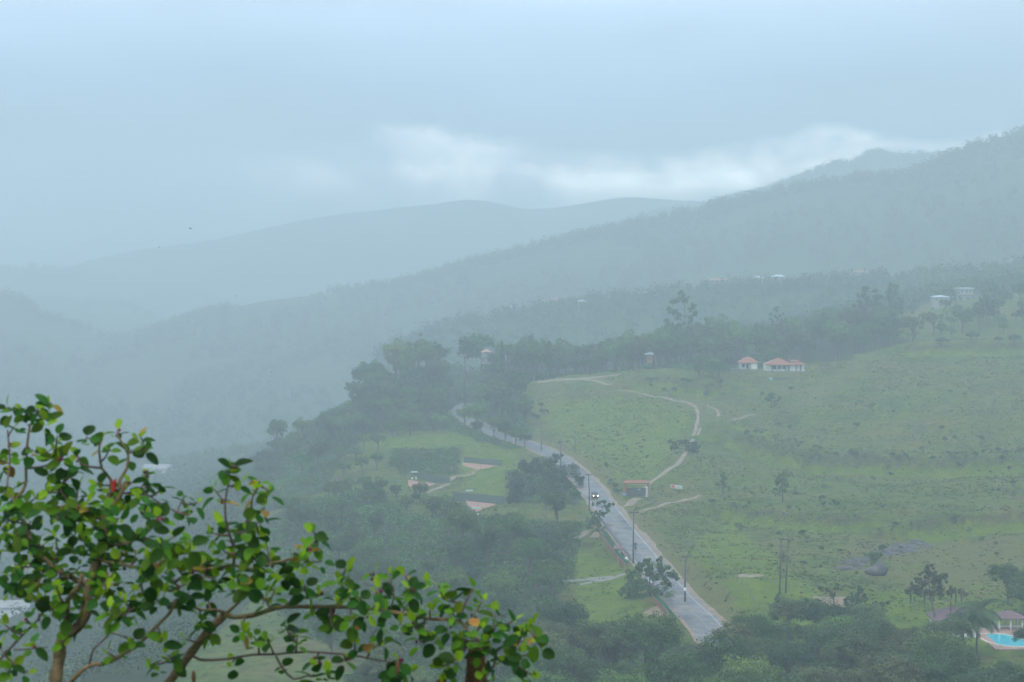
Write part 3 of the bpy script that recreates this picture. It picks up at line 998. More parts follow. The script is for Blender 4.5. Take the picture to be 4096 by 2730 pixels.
def place_ok(x, y, gap):
    for a, b, g in PLACED:
        if (a - x) ** 2 + (b - y) ** 2 < (0.5 * (g + gap)) ** 2: return False
    PLACED.append((x, y, gap)); return True


def road_clear(x, y, m=7.5):
    return near_line(np.array([x]), np.array([y]), ROAD)[0][0] > m


def wood(poly, n, kinds, sc, gap, label, group, name='broadleaf_tree', cat='tree', seed=1, avoid=(), y=None, tries=40, roadgap=7.5):
    r = np.random.default_rng(seed)
    xs = [p[0] for p in poly]; ys = [p[1] for p in poly]
    made = 0
    for _ in range(n * tries):
        if made >= n: break
        px = r.uniform(min(xs), max(xs)); py = r.uniform(min(ys), max(ys))
        if not in_poly(px, py, poly) or any(in_poly(px, py, a) for a in avoid): continue
        p = hit(px, py, 300.0, 1250.0)
        if not road_clear(p[0], p[1], roadgap): continue
        s = r.uniform(*sc)
        if not place_ok(p[0], p[1], gap * s): continue
        plant(kinds[r.integers(len(kinds))], name, (p[0], p[1], p[2] - 0.15), s, r.random() * 6.28, label, cat, group, r.uniform(0.85, 1.15))
        made += 1
    return made


def wood_xy(x0, x1, y0, y1, n, kinds, sc, gap, label, group, name='broadleaf_tree', seed=1, keep=None):
    r = np.random.default_rng(seed); made = 0
    for _ in range(n * 40):
        if made >= n: break
        x = r.uniform(x0, x1); y = r.uniform(y0, y1)
        if keep and not keep(x, y): continue
        if not road_clear(x, y, 7.5): continue
        s = r.uniform(*sc)
        if not place_ok(x, y, gap * s): continue
        plant(kinds[r.integers(len(kinds))], name, (x, y, Hs(x, y) - 0.15), s, r.random() * 6.28, label, 'tree', group, r.uniform(0.85, 1.15))
        made += 1
    return made


ALLM = ['m%d' % i for i in range(9)]
ALLN = ['n%d' % i for i in range(6)]
ALLR = ['m0', 'm1', 'm3', 'm4', 'm6', 'm7']
ALLD = ['m0', 'm1', 'm3', 'm6', 'm1', 'm0', 'm7']
# places that stay open
PLACED += [(COURT[0][0], COURT[0][1], 26), (COURT[1][0], COURT[1][1], 24), (COURT[2][0], COURT[2][1], 24), (YARD[0], YARD[1], 26), (YARD2[0], YARD2[1], 13), (POOLYARD[0], POOLYARD[1], 40), (GATEPAD[0], GATEPAD[1], 16)]


def clump_tree(name, label, base, puffs, trunk_px, Y, leafsize, per, leafmat, bark, r0=0.35, seed=1, depth=0.8, group=None):
    """one particular tree: its own leaf masses (px, py, radius in px), spread in depth, round real limbs"""
    r = np.random.default_rng(seed)
    base = np.array(base, float)
    e = empty(name, base, label, 'tree', group)
    sc = Y / F
    cs = []; rs = []
    xc = np.mean([p[0] for p in puffs])
    for px, py, rp in puffs:
        rr = rp * sc
        p = P(px, py, Y)
        p[1] += r.uniform(-1, 1) * depth * max(rr * 1.3, 0.6 * abs(px - xc) * sc)
        cs.append(p - base); rs.append((rr * 0.95, rr * 0.95, rr * 0.85))
    cs = np.array(cs); rs = np.array(rs)
    sub = []; subr = []
    for c, q in zip(cs, rs):
        for _ in range(9):
            d = r.standard_normal(3); d /= np.linalg.norm(d)
            sub.append(c + d * q * r.uniform(0.35, 0.95)); subr.append(q * r.uniform(0.22, 0.5))
    q, t = leaf_quads(r, np.array(sub), np.array(subr), per, leafsize)
    b = MB()
    tp = [P(a, c_, Y) - base for a, c_ in trunk_px]
    b.tube([np.array([0, 0, -0.5])] + tp, list(np.linspace(r0, r0 * 0.25, len(tp) + 1)), 8)
    tops = np.array(tp)
    for c in cs:
        k = np.argmin(np.linalg.norm(tops - c, axis=1) + 3.0 * np.maximum(tops[:, 2] - c[2], 0))
        b.tube([tops[k], tops[k] * 0.45 + c * 0.55 + np.array([0, 0, -0.03 * np.linalg.norm(c - tops[k])]), c], [r0 * 0.35, r0 * 0.22, r0 * 0.08], 5, cap=False)
    b.build('trunk', bark, e, True)
    link('crown', mesh_quads('crown', q, leafmat, t), e)
    PLACED.append((base[0], base[1], 6))
    return e


def zf(o, k, x, y): return o[0] + x / k, o[1] + y / k


# --- trees one can pick out
pf = [(485, 170, 45), (500, 215, 38), (430, 230, 48), (530, 210, 34), (590, 265, 38), (385, 305, 40), (430, 325, 38), (560, 300, 32), (600, 330, 34), (470, 360, 50), (550, 365, 40), (365, 400, 46), (480, 430, 60), (410, 430, 50), (600, 410, 60),
      (380, 470, 50), (550, 480, 70), (460, 520, 80)]
pf = [(*zf((2500, 1100), 2.139, x, y), r / 2.139) for x, y, r in pf]
b0 = P(2738, 1430, 872); b0[2] = Hs(b0[0], b0[1])
clump_tree('eucalyptus_tree', 'tallest tree, with separated leaf tufts, rising above the tree line near the white houses', b0, pf,
           [(2740, 1400), (2741, 1330), (2741, 1270), (2738, 1200), (2730, 1175)], 872, 0.6, 62, M_LEAF_DARK, M_PALEBARK, 0.5, 21)
pf = [(985, 130, 46), (950, 185, 46), (1065, 130, 40), (1100, 185, 48), (1020, 215, 70), (1100, 250, 60), (950, 240, 40)]
pf = [(*zf((3000, 1100), 2.147, x, y), r / 2.147) for x, y, r in pf] + [(3450, 1240, 40), (3500, 1260, 45)]
b0 = P(3475, 1330, 935); b0[2] = Hs(b0[0], b0[1])
clump_tree('eucalyptus_tree', 'broad-topped tall tree, the wider of a pair on the slope beyond the houses', b0, pf, [(3475, 1300), (3472, 1240), (3465, 1180)], 935, 0.65, 62, M_LEAF_DARK, M_PALEBARK, 0.5, 22)
pf = [(1230, 95, 50), (1240, 150, 48), (1190, 195, 42), (1195, 150, 36), (1300, 215, 38), (1230, 240, 52), (1215, 300, 60), (1290, 260, 36)]
pf = [(*zf((3000, 1100), 2.147, x, y), r / 2.147) for x, y, r in pf]
b0 = P(3568, 1320, 940); b0[2] = Hs(b0[0], b0[1])
clump_tree('eucalyptus_tree', 'slender tall tree, the narrower of a pair on the slope beyond the houses', b0, pf, [(3568, 1290), (3570, 1240), (3572, 1150)], 940, 0.65, 62, M_LEAF_DARK, M_PALEBARK, 0.45, 23)
pf = [(1305, 275), (1280, 290), (1250, 335), (1300, 310), (1355, 330), (1330, 350), (1250, 380), (1310, 375), (1340, 385), (1380, 385), (1265, 400), (1355, 402), (1265, 430), (1300, 432), (1330, 420), (1290, 355)]
pf = [(*zf((2500, 1100), 2.139, x, y), 7.5) for x, y in pf]
b0 = P(3108, 1420, 885); b0[2] = Hs(b0[0], b0[1])
clump_tree('sparse_tree', 'thin tree with small round leaf balls on bare branches behind the white houses', b0, pf, [(3108, 1360), (3108, 1310), (3108, 1270), (3109, 1232)], 885, 0.45, 24, M_LEAF_DARK, M_BARK, 0.22, 24)
# cypress
r = np.random.default_rng(31)
b0 = P(2008, 1470, 868); b0[2] = Hs(b0[0], b0[1])
hc = P(2008, 1360, 868)[2] - b0[2]
zz = r.random(260) ** 0.8
cc = np.column_stack([r.standard_normal(260) * 0.16 * hc * 0.35 * (1.02 - zz), r.standard_normal(260) * 0.16 * hc * 0.35 * (1.02 - zz), 0.05 * hc + zz * hc * 0.93])
q, t = leaf_quads(r, cc, np.tile([[0.45, 0.45, 0.7]], (260, 1)), 14, 0.45)
e = empty('cypress_tree', b0, 'dark narrow cypress spire among rounded trees on the ridge', 'tree')
link('crown', mesh_quads('crown', q, M_LEAF_DARK, t), e)
MB().tube([(0, 0, -0.5), (0, 0, hc * 0.9)], [0.2, 0.05], 6).build('trunk', M_BARK, e)
PLACED.append((b0[0], b0[1], 4))
# big round tree beside the road bend
r = np.random.default_rng(33)
pf = []
cxs = [(2170, 1935, 95), (2100, 1950, 70), (2060, 1915, 50), (2080, 1985, 60), (2150, 1880, 55), (2200, 1850, 45), (2230, 1830, 26), (2240, 1900, 60), (2290, 1925, 45), (2320, 1930, 26), (2250, 1970, 65), (2180, 2000, 70), (2110, 1870, 38), (2280, 1890, 40),
       (2140, 1845, 26), (2090, 1860, 24), (2060, 1950, 40), (2300, 1965, 34), (2200, 1960, 90), (2140, 2010, 50), (2055, 1990, 42), (2105, 2015, 46), (2170, 2022, 50), (2235, 2015, 50), (2290, 1995, 42), (2180, 2048, 45), (2125, 2040, 40), (2240, 2040, 45), (2285, 2022, 34), (2075, 2022, 34), (2120, 1900, 60), (2220, 1900, 60), (2180, 1870, 55)]
b0 = P(2190, 2040, 600); b0[2] = Hs(b0[0], b0[1])
clump_tree('broadleaf_tree', 'great dense round-crowned tree beside the bend of the wet road', b0, cxs, [(2190, 2000), (2185, 1950), (2180, 1900)], 600, 0.5, 72, M_LEAF_DARK, M_BARK, 0.6, 34, depth=0.6)
# small trees over the roadside fence: spreading, leafless limbs showing
b0 = P(2395, 2130, 515); b0[2] = Hs(b0[0], b0[1])
clump_tree('roadside_tree', 'small tree with flat dark leaf plates reaching over the wet road below the car', b0, [(2395, 2010, 12), (2415, 2008, 10), (2425, 2028, 10), (2440, 2022, 12), (2452, 2016, 8), (2430, 2040, 13), (2400, 2050, 14), (2380, 2060, 22), (2420, 2060, 18), (2390, 2090, 26), (2370, 2020, 8), (2360, 2080, 24), (2360, 2110, 26), (2400, 2115, 22)],
           [(2395, 2100), (2400, 2060), (2410, 2030)], 515, 0.42, 34, M_LEAF_DARK, M_BARK, 0.22, 35)
b0 = P(2600, 2430, 428); b0[2] = Hs(b0[0], b0[1])
clump_tree('roadside_tree', 'bushy spreading tree standing between lawn and road, hiding part of the asphalt', b0, [(2530, 2330, 50), (2580, 2310, 50), (2640, 2310, 50), (2680, 2320, 40), (2560, 2370, 56), (2620, 2370, 61), (2670, 2370, 44), (2510, 2380, 44), (2600, 2280, 38), (2650, 2265, 29), (2560, 2270, 31), (2690, 2290, 20), (2590, 2245, 17), (2640, 2240, 15), (2530, 2290, 26), (2600, 2420, 56), (2650, 2420, 40), (2540, 2420, 38)],
           [(2600, 2400), (2598, 2350), (2600, 2300)], 428, 0.4, 80, M_LEAF, M_BARK, 0.3, 36)
# umbrella tree over the dirt path
b0 = P(2742, 1806, 655); b0[2] = Hs(b0[0], b0[1])
clump_tree('umbrella_tree', 'low flat-topped tree leaning over the dirt path above the gateway', b0, [(2680, 1768, 14), (2700, 1775, 16), (2720, 1768, 16), (2745, 1768, 16), (2765, 1772, 14), (2785, 1778, 14), (2795, 1790, 14), (2775, 1790, 18), (2750, 1785, 14), (2690, 1790, 14), (2765, 1805, 16), (2785, 1808, 12), (2705, 1790, 10)],
           [(2744, 1796), (2746, 1785)], 655, 0.45, 40, M_LEAF_DARK, M_BARK, 0.25, 37)
# moss-hung tree and its neighbours near the pool house
k8 = 1.967
pf = [(1610, 440, 50), (1660, 480, 55), (1580, 490, 45), (1700, 530, 50), (1540, 540, 50), (1480, 580, 48), (1620, 560, 60), (1730, 500, 30), (1440, 620, 34), (1500, 620, 40), (1600, 620, 45), (1680, 600, 40), (1560, 600, 45), (1640, 520, 45), (1790, 600, 34), (1850, 620, 26), (1885, 640, 20), (1760, 630, 26), (1690, 650, 26)]
pf = [(*zf((2900, 2050), k8, x, y), rr / k8 * 1.1) for x, y, rr in pf]
b0 = P(3740, 2500, 392); b0[2] = Hs(b0[0], b0[1])
mt = clump_tree('mossy_tree', 'open-crowned tree hung with brown strands of moss beside the pool house', b0, pf, [(3738, 2460), (3730, 2420), (3722, 2380), (3715, 2330), (3720, 2290)], 392, 0.36, 46, M_LEAF_OLIVE, M_PALEBARK, 0.28, 38)
M_MOSS = mat('hanging_moss', (0.13, 0.10, 0.075), (0.08, 0.07, 0.05), 3, 0.95)
for x, y, ln in [(1570, 620, 140), (1615, 610, 100), (1535, 620, 60), (1490, 660, 50), (1460, 640, 80), (1775, 700, 100), (1780, 600, 90), (1815, 600, 140), (1860, 620, 120), (1690, 560, 110), (1880, 620, 60), (1640, 640, 70)]:
    px, py = zf((2900, 2050), k8, x, y)
    p = P(px, py, 392 + r.uniform(-1.5, 1.5)) - b0
    L_ = ln / k8 * 392 / F
    MB().tube([p, p + [0.05, 0, -L_ * 0.5], p + [0, 0.03, -L_]], [0.16, 0.2, 0.04], 6).build('moss_strand', M_MOSS, mt)
pf = [(760, 600, 26), (740, 590, 18), (800, 605, 22), (830, 630, 26), (870, 600, 26), (885, 570, 18), (860, 640, 22), (845, 660, 20)]
pf = [(*zf((2900, 2050), k8, x, y), rr / k8) for x, y, rr in pf]
b0 = P(3335, 2445, 402); b0[2] = Hs(b0[0], b0[1])
clump_tree('small_tree', 'small bare-stemmed tree with two leaf tufts beside the pale dirt patch', b0, pf, [(3335, 2420), (3333, 2390), (3325, 2370)], 402, 0.32, 26, M_LEAF_OLIVE, M_BARK, 0.2, 39)
pf = [(1070, 600, 36), (1060, 640, 45), (970, 690, 40), (1020, 680, 45), (1100, 680, 40), (1180, 730, 36), (1240, 720, 34), (1275, 705, 20), (960, 730, 34), (1030, 740, 40), (1120, 740, 40), (1200, 790, 40), (1080, 790, 45), (990, 660, 24), (1240, 770, 30)]
pf = [(*zf((2900, 2050), k8, x, y), rr / k8) for x, y, rr in pf]
b0 = P(3445, 2560, 385); b0[2] = Hs(b0[0], b0[1])
clump_tree('dark_tree', 'dark layered tree rising from the belt of woods in front of the pale dirt patch', b0, pf, [(3440, 2520), (3440, 2470), (3440, 2420), (3442, 2370)], 385, 0.34, 44, M_LEAF_DARK, M_BARK, 0.28, 40)
# slender pasture trees
for px, py, top, w, lab, sd_ in [(2890, 1980, 1870, 34, 'slim leafy tree standing alone in the pasture beyond the banner', 41), (3130, 2010, 1860, 58, 'wide airy tree on the pasture slope below the grassy terrace', 42), (3085, 1630, 1560, 45, 'dense round bush-like tree at the foot of the grassy hill below the houses', 43),
                                 (3500, 2272, 2195, 36, 'leafy small tree growing out of the grey rock slabs', 44), (3115, 2440, 2365, 20, 'stubby ivy-covered stump of a tree below the double pole', 45), (2425, 1870, 1848, 9, 'lone leafy bush at the roadside fence', 46)]:
    b0 = hit(px, py)
    Yb = b0[1]
    hh = (py - top)
    r = np.random.default_rng(sd_)
    puffs = [(px + r.normal() * w * 0.38, top + hh * (0.15 + 0.62 * r.random()), w * (0.22 + 0.16 * r.random())) for _ in range(12)]
    clump_tree('pasture_tree', lab, b0, puffs, [(px, py - hh * 0.3), (px, py - hh * 0.6), (px + 2, top + hh * 0.2)], Yb, 0.42, 26, M_LEAF, M_BARK, 0.18, sd_)
b0 = P(4000, 1235, 1010)
clump_tree('broadleaf_tree', 'dark round tree on the skyline knoll beside the hazy white villa', (b0[0], b0[1], Hs(b0[0], b0[1])), [(3940, 1170, 30), (3980, 1150, 34), (4010, 1165, 34), (3960, 1195, 40), (4010, 1200, 40), (3930, 1200, 24), (4035, 1185, 22), (3985, 1185, 45)], [(3990, 1215), (3985, 1190)], 1010, 0.7, 50, M_LEAF_DARK, M_BARK, 0.4, 47)
for px, py, r2, lab, sd_ in [(3290, 1300, 60, 'broad dark leafy tree behind the white houses, wider than its neighbours', 48), (1860, 1395, 42, 'rounded dark tree standing highest on the wooded ridge', 49)]:
    Yb = 890
    b0 = P(px, py + 110, Yb); b0[2] = Hs(b0[0], b0[1])
    r = np.random.default_rng(sd_)
    clump_tree('broadleaf_tree', lab, b0, [(px + r.normal() * r2 * 0.55, py + r.normal() * r2 * 0.4, r2 * 0.5) for _ in range(14)], [(px, py + 90), (px, py + 40), (px, py)], Yb, 0.62, 40, M_LEAF_DARK, M_BARK, 0.4, sd_)

# --- woods: one tree each
for k_, (px_, py_, yy_, sc_) in enumerate([(1975, 1765, 742, 0.7), (2020, 1785, 728, 0.8), (2065, 1798, 712, 0.75), (2100, 1800, 704, 0.6)]):
    p_ = P(px_, py_, yy_)
    plant(['m6', 'm1', 'm4', 'm0'][k_], 'broadleaf_tree', (p_[0], p_[1], Hs(p_[0], p_[1]) - 0.2), sc_, k_ * 1.7, 'tree on the lawn edge hiding the middle of the road bend', 'tree', 'trees hiding the road bend')
    PLACED.append((p_[0], p_[1], 5))
for k_, (px_, py_, yy_, sc_) in enumerate([(1800, 1600, 930, 1.1), (1850, 1600, 938, 1.2), (1900, 1600, 935, 1.2), (1945, 1610, 925, 1.0), (1870, 1590, 950, 1.3), (1960, 1640, 890, 0.9), (1930, 1650, 880, 0.8), (1990, 1660, 860, 0.9)]):
    p_ = P(px_, py_, yy_)
    plant(['m0', 'm1', 'm6', 'm3', 'm4', 'm1', 'm0', 'm7'][k_], 'broadleaf_tree', (p_[0], p_[1], Hs(p_[0], p_[1]) - 0.2), sc_, k_ * 1.1, 'tree in the wood around the far bend of the road', 'tree', 'trees around the far road bend')
    PLACED.append((p_[0], p_[1], 5))
wood([(2040, 2760), (2200, 2640), (2420, 2690), (2700, 2680), (2960, 2740), (3300, 2680), (3560, 2680), (3860, 2700), (3900, 2760), (3930, 2930), (4140, 2970), (4140, 3060), (2040, 3060)], 50, ALLN, (0.75, 1.12), 5.2,
     'tree in the dark belt of woods before the road', 'trees in the belt of woods before the road', seed=2)
wood([(3100, 2560), (3550, 2560), (3680, 2620), (3560, 2680), (3100, 2660)], 10, ALLN, (0.55, 0.8), 5.0, 'low tree between the dark woods and the pasture', 'low trees at the pasture edge', name='low_tree', seed=3)
LAWN = [(2300, 2150), (2420, 2130), (2700, 2420), (2720, 2600), (2440, 2560), (2330, 2520), (2245, 2400), (2300, 2330)]
wood([(1050, 2120), (1300, 2010), (1500, 1960), (1640, 2080), (1800, 2085), (2050, 2080), (2330, 2090), (2310, 2200), (2290, 2330), (2230, 2390), (2240, 2480), (2330, 2580), (2300, 2700), (1500, 2900), (1250, 2560), (1100, 2400)],
     80, ALLM + ALLN[:3], (0.5, 0.85), 5.6, 'tree in the wood between the clay courts and the lawn', 'trees in the wood left of the road', seed=4, avoid=(LAWN,))
wood([(1300, 1800), (1450, 1720), (1600, 1640), (1900, 1560), (2090, 1550), (2110, 1690), (2130, 1770), (2050, 1800), (1960, 1775), (1800, 1740), (1500, 1760)], 46, ALLR, (0.55, 0.95), 6.0,
     'tree in the wood around the far bend of the road', 'trees around the far road bend', seed=5, roadgap=6.0)
wood([(1400, 1640), (1560, 1530), (1720, 1460), (1860, 1455), (1835, 1590), (1780, 1640), (1650, 1660), (1500, 1720)], 40, ALLD, (0.8, 1.2), 5.2, 'tree on the wooded slope above the far road bend', 'trees on the wooded slope', seed=28)
for poly_ in ([(2005, 1905), (2060, 1990), (2110, 2050), (2330, 2040), (2340, 2010), (2200, 2030)],):
    wood(poly_, 7, ['m0', 'm4', 'm6'], (0.3, 0.45), 5.0, 'low tree beneath the great round tree by the road bend', 'low trees at the road bend', name='low_tree', seed=6, roadgap=6)
wood_xy(-66, 100, 858, 915, 64, ALLD, (1.0, 1.6), 5.4, 'tree in the tree line along the ridge behind the meadow', 'trees along the meadow ridge', seed=7)
wood_xy(135, 250, 880, 975, 26, ALLD, (0.7, 1.2), 6.0, 'tree in the dark clumps below the tall pair on the slope', 'trees below the tall pair', seed=27)
wood_xy(52, 172, 838, 915, 46, ALLD, (0.9, 1.45), 5.6, 'tree in the grove behind the white houses', 'trees behind the white houses', seed=8, keep=lambda x, y: y > 826 + 0.35 * abs(x - 110) * 0.4)
wood([(2740, 1475), (2880, 1490), (2920, 1480), (2880, 1540), (2800, 1530)], 7, ALLM, (0.5, 0.75), 5, 'tree beside the small white house', 'trees beside the small house', seed=9)
wood([(800, 2000), (900, 1850), (1150, 1760), (1300, 1700), (1400, 1720), (1300, 1850), (1250, 2000), (1050, 2080), (900, 2100)], 30, ALLM, (0.7, 1.1), 6.5, 'misty tree on the valley side left of the clay courts', 'trees on the misty valley side', seed=10)
wood([(1340, 1960), (1560, 1965), (1640, 1985), (1800, 2005), (1870, 2055), (1840, 2080), (1600, 2075), (1340, 2000)], 18, ALLR, (0.32, 0.55), 4.2, 'low tree along the wood edge below the clay courts', 'low trees below the courts', name='low_tree', seed=24)
wood([(1350, 1800), (1460, 1780), (1560, 1830), (1560, 1940), (1400, 1960), (1330, 1880)], 9, ALLR, (0.5, 0.75), 5.5, 'tree on the lawn left of the clay courts', 'trees on the lawn by the courts', name='low_tree', seed=25)
wood([(1340, 1730), (1480, 1690), (1500, 1740), (1380, 1790)], 5, ALLM, (0.8, 1.1), 7, 'misty tree at the edge of the lawn above the clay courts', 'trees at the upper lawn edge', seed=12)
wood([(4000, 2420), (4090, 2360), (4140, 2500), (4100, 2560), (4080, 2470)], 4, ['n3', 'n0'], (0.6, 0.85), 5, 'tree at the edge of the pool garden', 'trees at the pool garden', name='garden_tree', seed=14)
wood([(3600, 1290), (4096, 1200), (4096, 1400), (3700, 1400), (3480, 1390)], 30, ALLM, (0.3, 0.55), 5, 'low tree on the scrubby slope right of the tall pair', 'low trees on the scrubby slope', name='scrub_tree', seed=15)
wood([(2110, 1610), (2180, 1560), (2200, 1600), (2150, 1720), (2120, 1700)], 5, ['s0', 's1', 's2'], (0.8, 1.3), 3, 'shrub on the dry bank at the edge of the meadow', 'shrubs on the dry bank', 'shrub', 'shrub', seed=16)
PAST = [(2900, 1620), (3400, 1480), (4096, 1420), (4096, 2300), (3500, 2250), (3250, 2300), (2850, 2130), (2700, 2050), (2900, 1900), (2960, 1760)]
wood(PAST, 120, ['s0', 's1', 's3', 's2'], (0.25, 0.75), 3.5, 'low shrub dotted over the green pasture hillside', 'shrubs on the pasture', 'shrub', 'shrub', seed=17)
wood([(2200, 1620), (2600, 1620), (2740, 1700), (2540, 1900), (2350, 1800)], 22, ['s0', 's2', 's1'], (0.25, 0.55), 3, 'low shrub in the meadow between road and dirt path', 'shrubs in the meadow', 'shrub', 'shrub', seed=18)
wood([(2600, 1520), (2900, 1560), (2900, 1600), (2700, 1580), (2560, 1550)], 14, ['s1', 's2'], (0.5, 0.9), 3, 'shrub along the bank above the dirt path', 'shrubs along the bank', 'shrub', 'shrub', seed=19)
wood([(2960, 1745), (3300, 1825), (3600, 1850), (4096, 1825), (4096, 1800), (3600, 1830), (3300, 1800), (3000, 1725)], 34, ['s1', 's2'], (0.5, 0.8), 3, 'low shrub along the grassy terrace edge', 'shrubs on the terrace edge', 'shrub', 'shrub', seed=20)
wood([(2690, 2300), (2900, 2500), (2980, 2600), (2920, 2560), (2760, 2400)], 16, ['s1', 's0'], (0.3, 0.6), 2.5, 'scrubby weed clump on the roadside bank', 'weed clumps on the roadside bank', 'weed_clump', 'shrub', seed=21, roadgap=6.2)
wood([(2420, 1900), (2480, 1960), (2490, 2010), (2440, 1960)], 10, ['s0', 's2'], (0.3, 0.6), 2.5, 'weedy shrub between the car and the gateway', 'shrubs beside the gateway', 'shrub', 'shrub', seed=22, roadgap=6.0)
wood([(3700, 2700), (3900, 2690), (4110, 2720), (4110, 2800), (3700, 2780)], 12, ['n0', 'n3', 'n2'], (0.3, 0.42), 4.5, 'garden tree in front of the pool terrace', 'garden trees before the pool', name='garden_tree', seed=23)

for k_, (px_, py_, yy_, sc_, kd_, lb_) in enumerate([(3010, 2790, 352, 0.82, 'n2', 'tree hiding the near end of the road beside the three-armed pole'), (2935, 2800, 350, 0.72, 'n5', 'tree at the near end of the road in the dark woods'), (3060, 2730, 358, 0.6, 'n0', 'tree on the bank at the near end of the road'),
                                                  (3790, 2690, 366, 0.8, 'n1', 'wide-crowned tree in front of the pool house'), (3840, 2720, 362, 0.5, 'n0', 'tree beside the palm in front of the pool house'), (4125, 2640, 372, 0.5, 'n3', 'tree at the pool terrace corner')]):
    p_ = P(px_, py_, yy_)
    plant(kd_, 'broadleaf_tree', (p_[0], p_[1], Hs(p_[0], p_[1]) - 0.2), sc_, k_ * 1.3, lb_, 'tree')
# palms
def palm_proto(seed, h, n, fl, bark, droop=1.0):
    r = np.random.default_rng(seed)
    tr = MB().tube([(0, 0, -0.5), (0.1, 0, h * 0.5), (0.2, 0.1, h)], [0.22, 0.17, 0.14], 8).mesh('trunk', bark, True)
    fr = []
    for k in range(n):
        az = k / n * 6.28 * 2.6 + r.random() * 0.3; el = 1.2 - 1.5 * (k / n)
        p = np.array([0.2, 0.1, h]); d = np.array([math.cos(az) * math.cos(el), math.sin(az) * math.cos(el), math.sin(el)])
        qs = []
        seg = 12
        for s in range(seg):
            st = fl / seg
            p2 = p + d * st
            side = np.cross(d, [0, 0, 1]); side /= np.linalg.norm(side) + 1e-9
            wl = fl * 0.26 * math.sin(math.pi * (s + 0.7) / (seg + 1)) + 0.05
            for sg in (-1, 1):
                for o in (0.1, 0.55):
                    a = p + d * st * o
                    tip = a + side * sg * wl * 0.75 + d * wl * 0.5 + np.array([0, 0, -0.45 * wl])
                    w = d * 0.13
                    qs.append([a - w, a + w, tip + w * 0.3, tip - w * 0.3])
            up = np.cross(side, d)
            qs.append([p - side * 0.03, p + side * 0.03, p2 + side * 0.03, p2 - side * 0.03])
            p = p2; d = d + np.array([0, 0, -0.17 * droop]) ; d /= np.linalg.norm(d)
        fr.append(mesh_quads('frond', np.array(qs), M_LEAF_DARK, r.random(len(qs))))
    return tr, fr


def palm(loc, seed, h, n, fl, label, group=None):
    tr, fr = palm_proto(seed, h, n, fl, M_BARK)
    e = empty('palm_tree', loc, label, 'palm', group)
    link('trunk', tr, e)
    for f_ in fr: link('frond', f_, e)
    PLACED.append((loc[0], loc[1], 4))


p = P(3905, 2620, 372); p[2] = Hs(p[0], p[1])
palm(p, 61, P(3905, 2455, 372)[2] - p[2], 26, 5.6, 'palm with long drooping fronds in front of the turquoise pool')
p = P(3850, 2640, 374); p[2] = Hs(p[0], p[1])
palm(p, 64, P(3850, 2490, 374)[2] - p[2], 22, 4.6, 'shorter palm before the white wall of the pool house')
p = P(2240, 2800, 352); p[2] = Hs(p[0], p[1])
palm(p, 62, P(2240, 2715, 352)[2] - p[2], 14, 3.2, 'bright green low palm at the foot of the dark woods, left one of two', None)
p = P(2340, 2800, 350); p[2] = Hs(p[0], p[1])
palm(p, 63, P(2340, 2720, 350)[2] - p[2], 14, 3.0, 'yellowish low palm at the foot of the dark woods, nearer the road', None)

# far woods: masses nobody could count, one for each hillside
def far_forest(G, n, size, seed, lo=0, hi=46, crest=0.25, quads=34, keep=None):
    r = np.random.default_rng(seed)
    u = G.shape[1]
    k = np.where(r.random(n) < crest, r.uniform(hi - 4, hi, n), lo + (hi - lo) * r.random(n))
    j = r.random(n) * (u - 1)
    k0 = np.clip(k.astype(int), 0, G.shape[0] - 2); j0 = np.clip(j.astype(int), 0, u - 2)
    fk = (k - k0)[:, None]; fj = (j - j0)[:, None]
    p = (G[k0, j0] * (1 - fk) + G[k0 + 1, j0] * fk) * (1 - fj) + (G[k0, j0 + 1] * (1 - fk) + G[k0 + 1, j0 + 1] * fk) * fj
    sel = np.abs(p[:, 0]) < 0.31 * p[:, 1] + 60
    cl = vnoise(p[:, 0], p[:, 1], 90, seed) > -0.35
    p = p[sel & cl]
    s = size * r.uniform(0.55, 1.35, len(p))
    c = p + np.column_stack([np.zeros(len(p)), np.zeros(len(p)), s * 0.45])
    q, t = leaf_quads(r, c, np.column_stack([s * 0.5, s * 0.5, s * 0.55]), quads, size * 0.26)
    return q, t


for nm, G, n, sz, sd_, kw in (('ridge', RIDGE, 9000, 10, 71, dict(crest=0.25)), ('spur', SPUR, 3200, 9, 72, dict(crest=0.2)), ('second', SECOND, 2600, 11, 73, dict(crest=0.5)),
                             ('left', LEFT1, 3600, 9, 74, dict(crest=0.2)), ('left', LEFT2, 2400, 10, 75, dict(crest=0.3)), ('left', LEFT3, 900, 11, 76, dict(crest=0.4))):
    q, t = far_forest(G, n, sz, sd_, **kw)
    tag(link('distant_forest', mesh_quads('distant_forest', q, M_FAR, t)), kind='stuff')
# the wooded valley floor between, too many and too faint to tell apart
r = np.random.default_rng(77)
vx = r.uniform(-460, 420, 12000); vy = r.uniform(380, 1450, 12000)
sel = ((vy > 960) | (vx < -0.116 * vy - 16)) & (vx > -0.31 * vy - 30) & (vx < 0.31 * vy) & (vnoise(vx, vy, 60, 78) > -0.6) & ~((vx > 130) & (vy < 1060))
vx, vy = vx[sel], vy[sel]
vz = H(vx, vy)
s = 9 * r.uniform(0.5, 1.2, len(vx))
q, t = leaf_quads(r, np.column_stack([vx, vy, vz + s * 0.4]), np.column_stack([s * 0.5, s * 0.5, s * 0.5]), 50, np.clip(0.0016 * vy, 0.8, 2.2), up=1.0)
tag(link('distant_forest', mesh_quads('distant_forest', q, M_FAR, t)), kind='stuff')

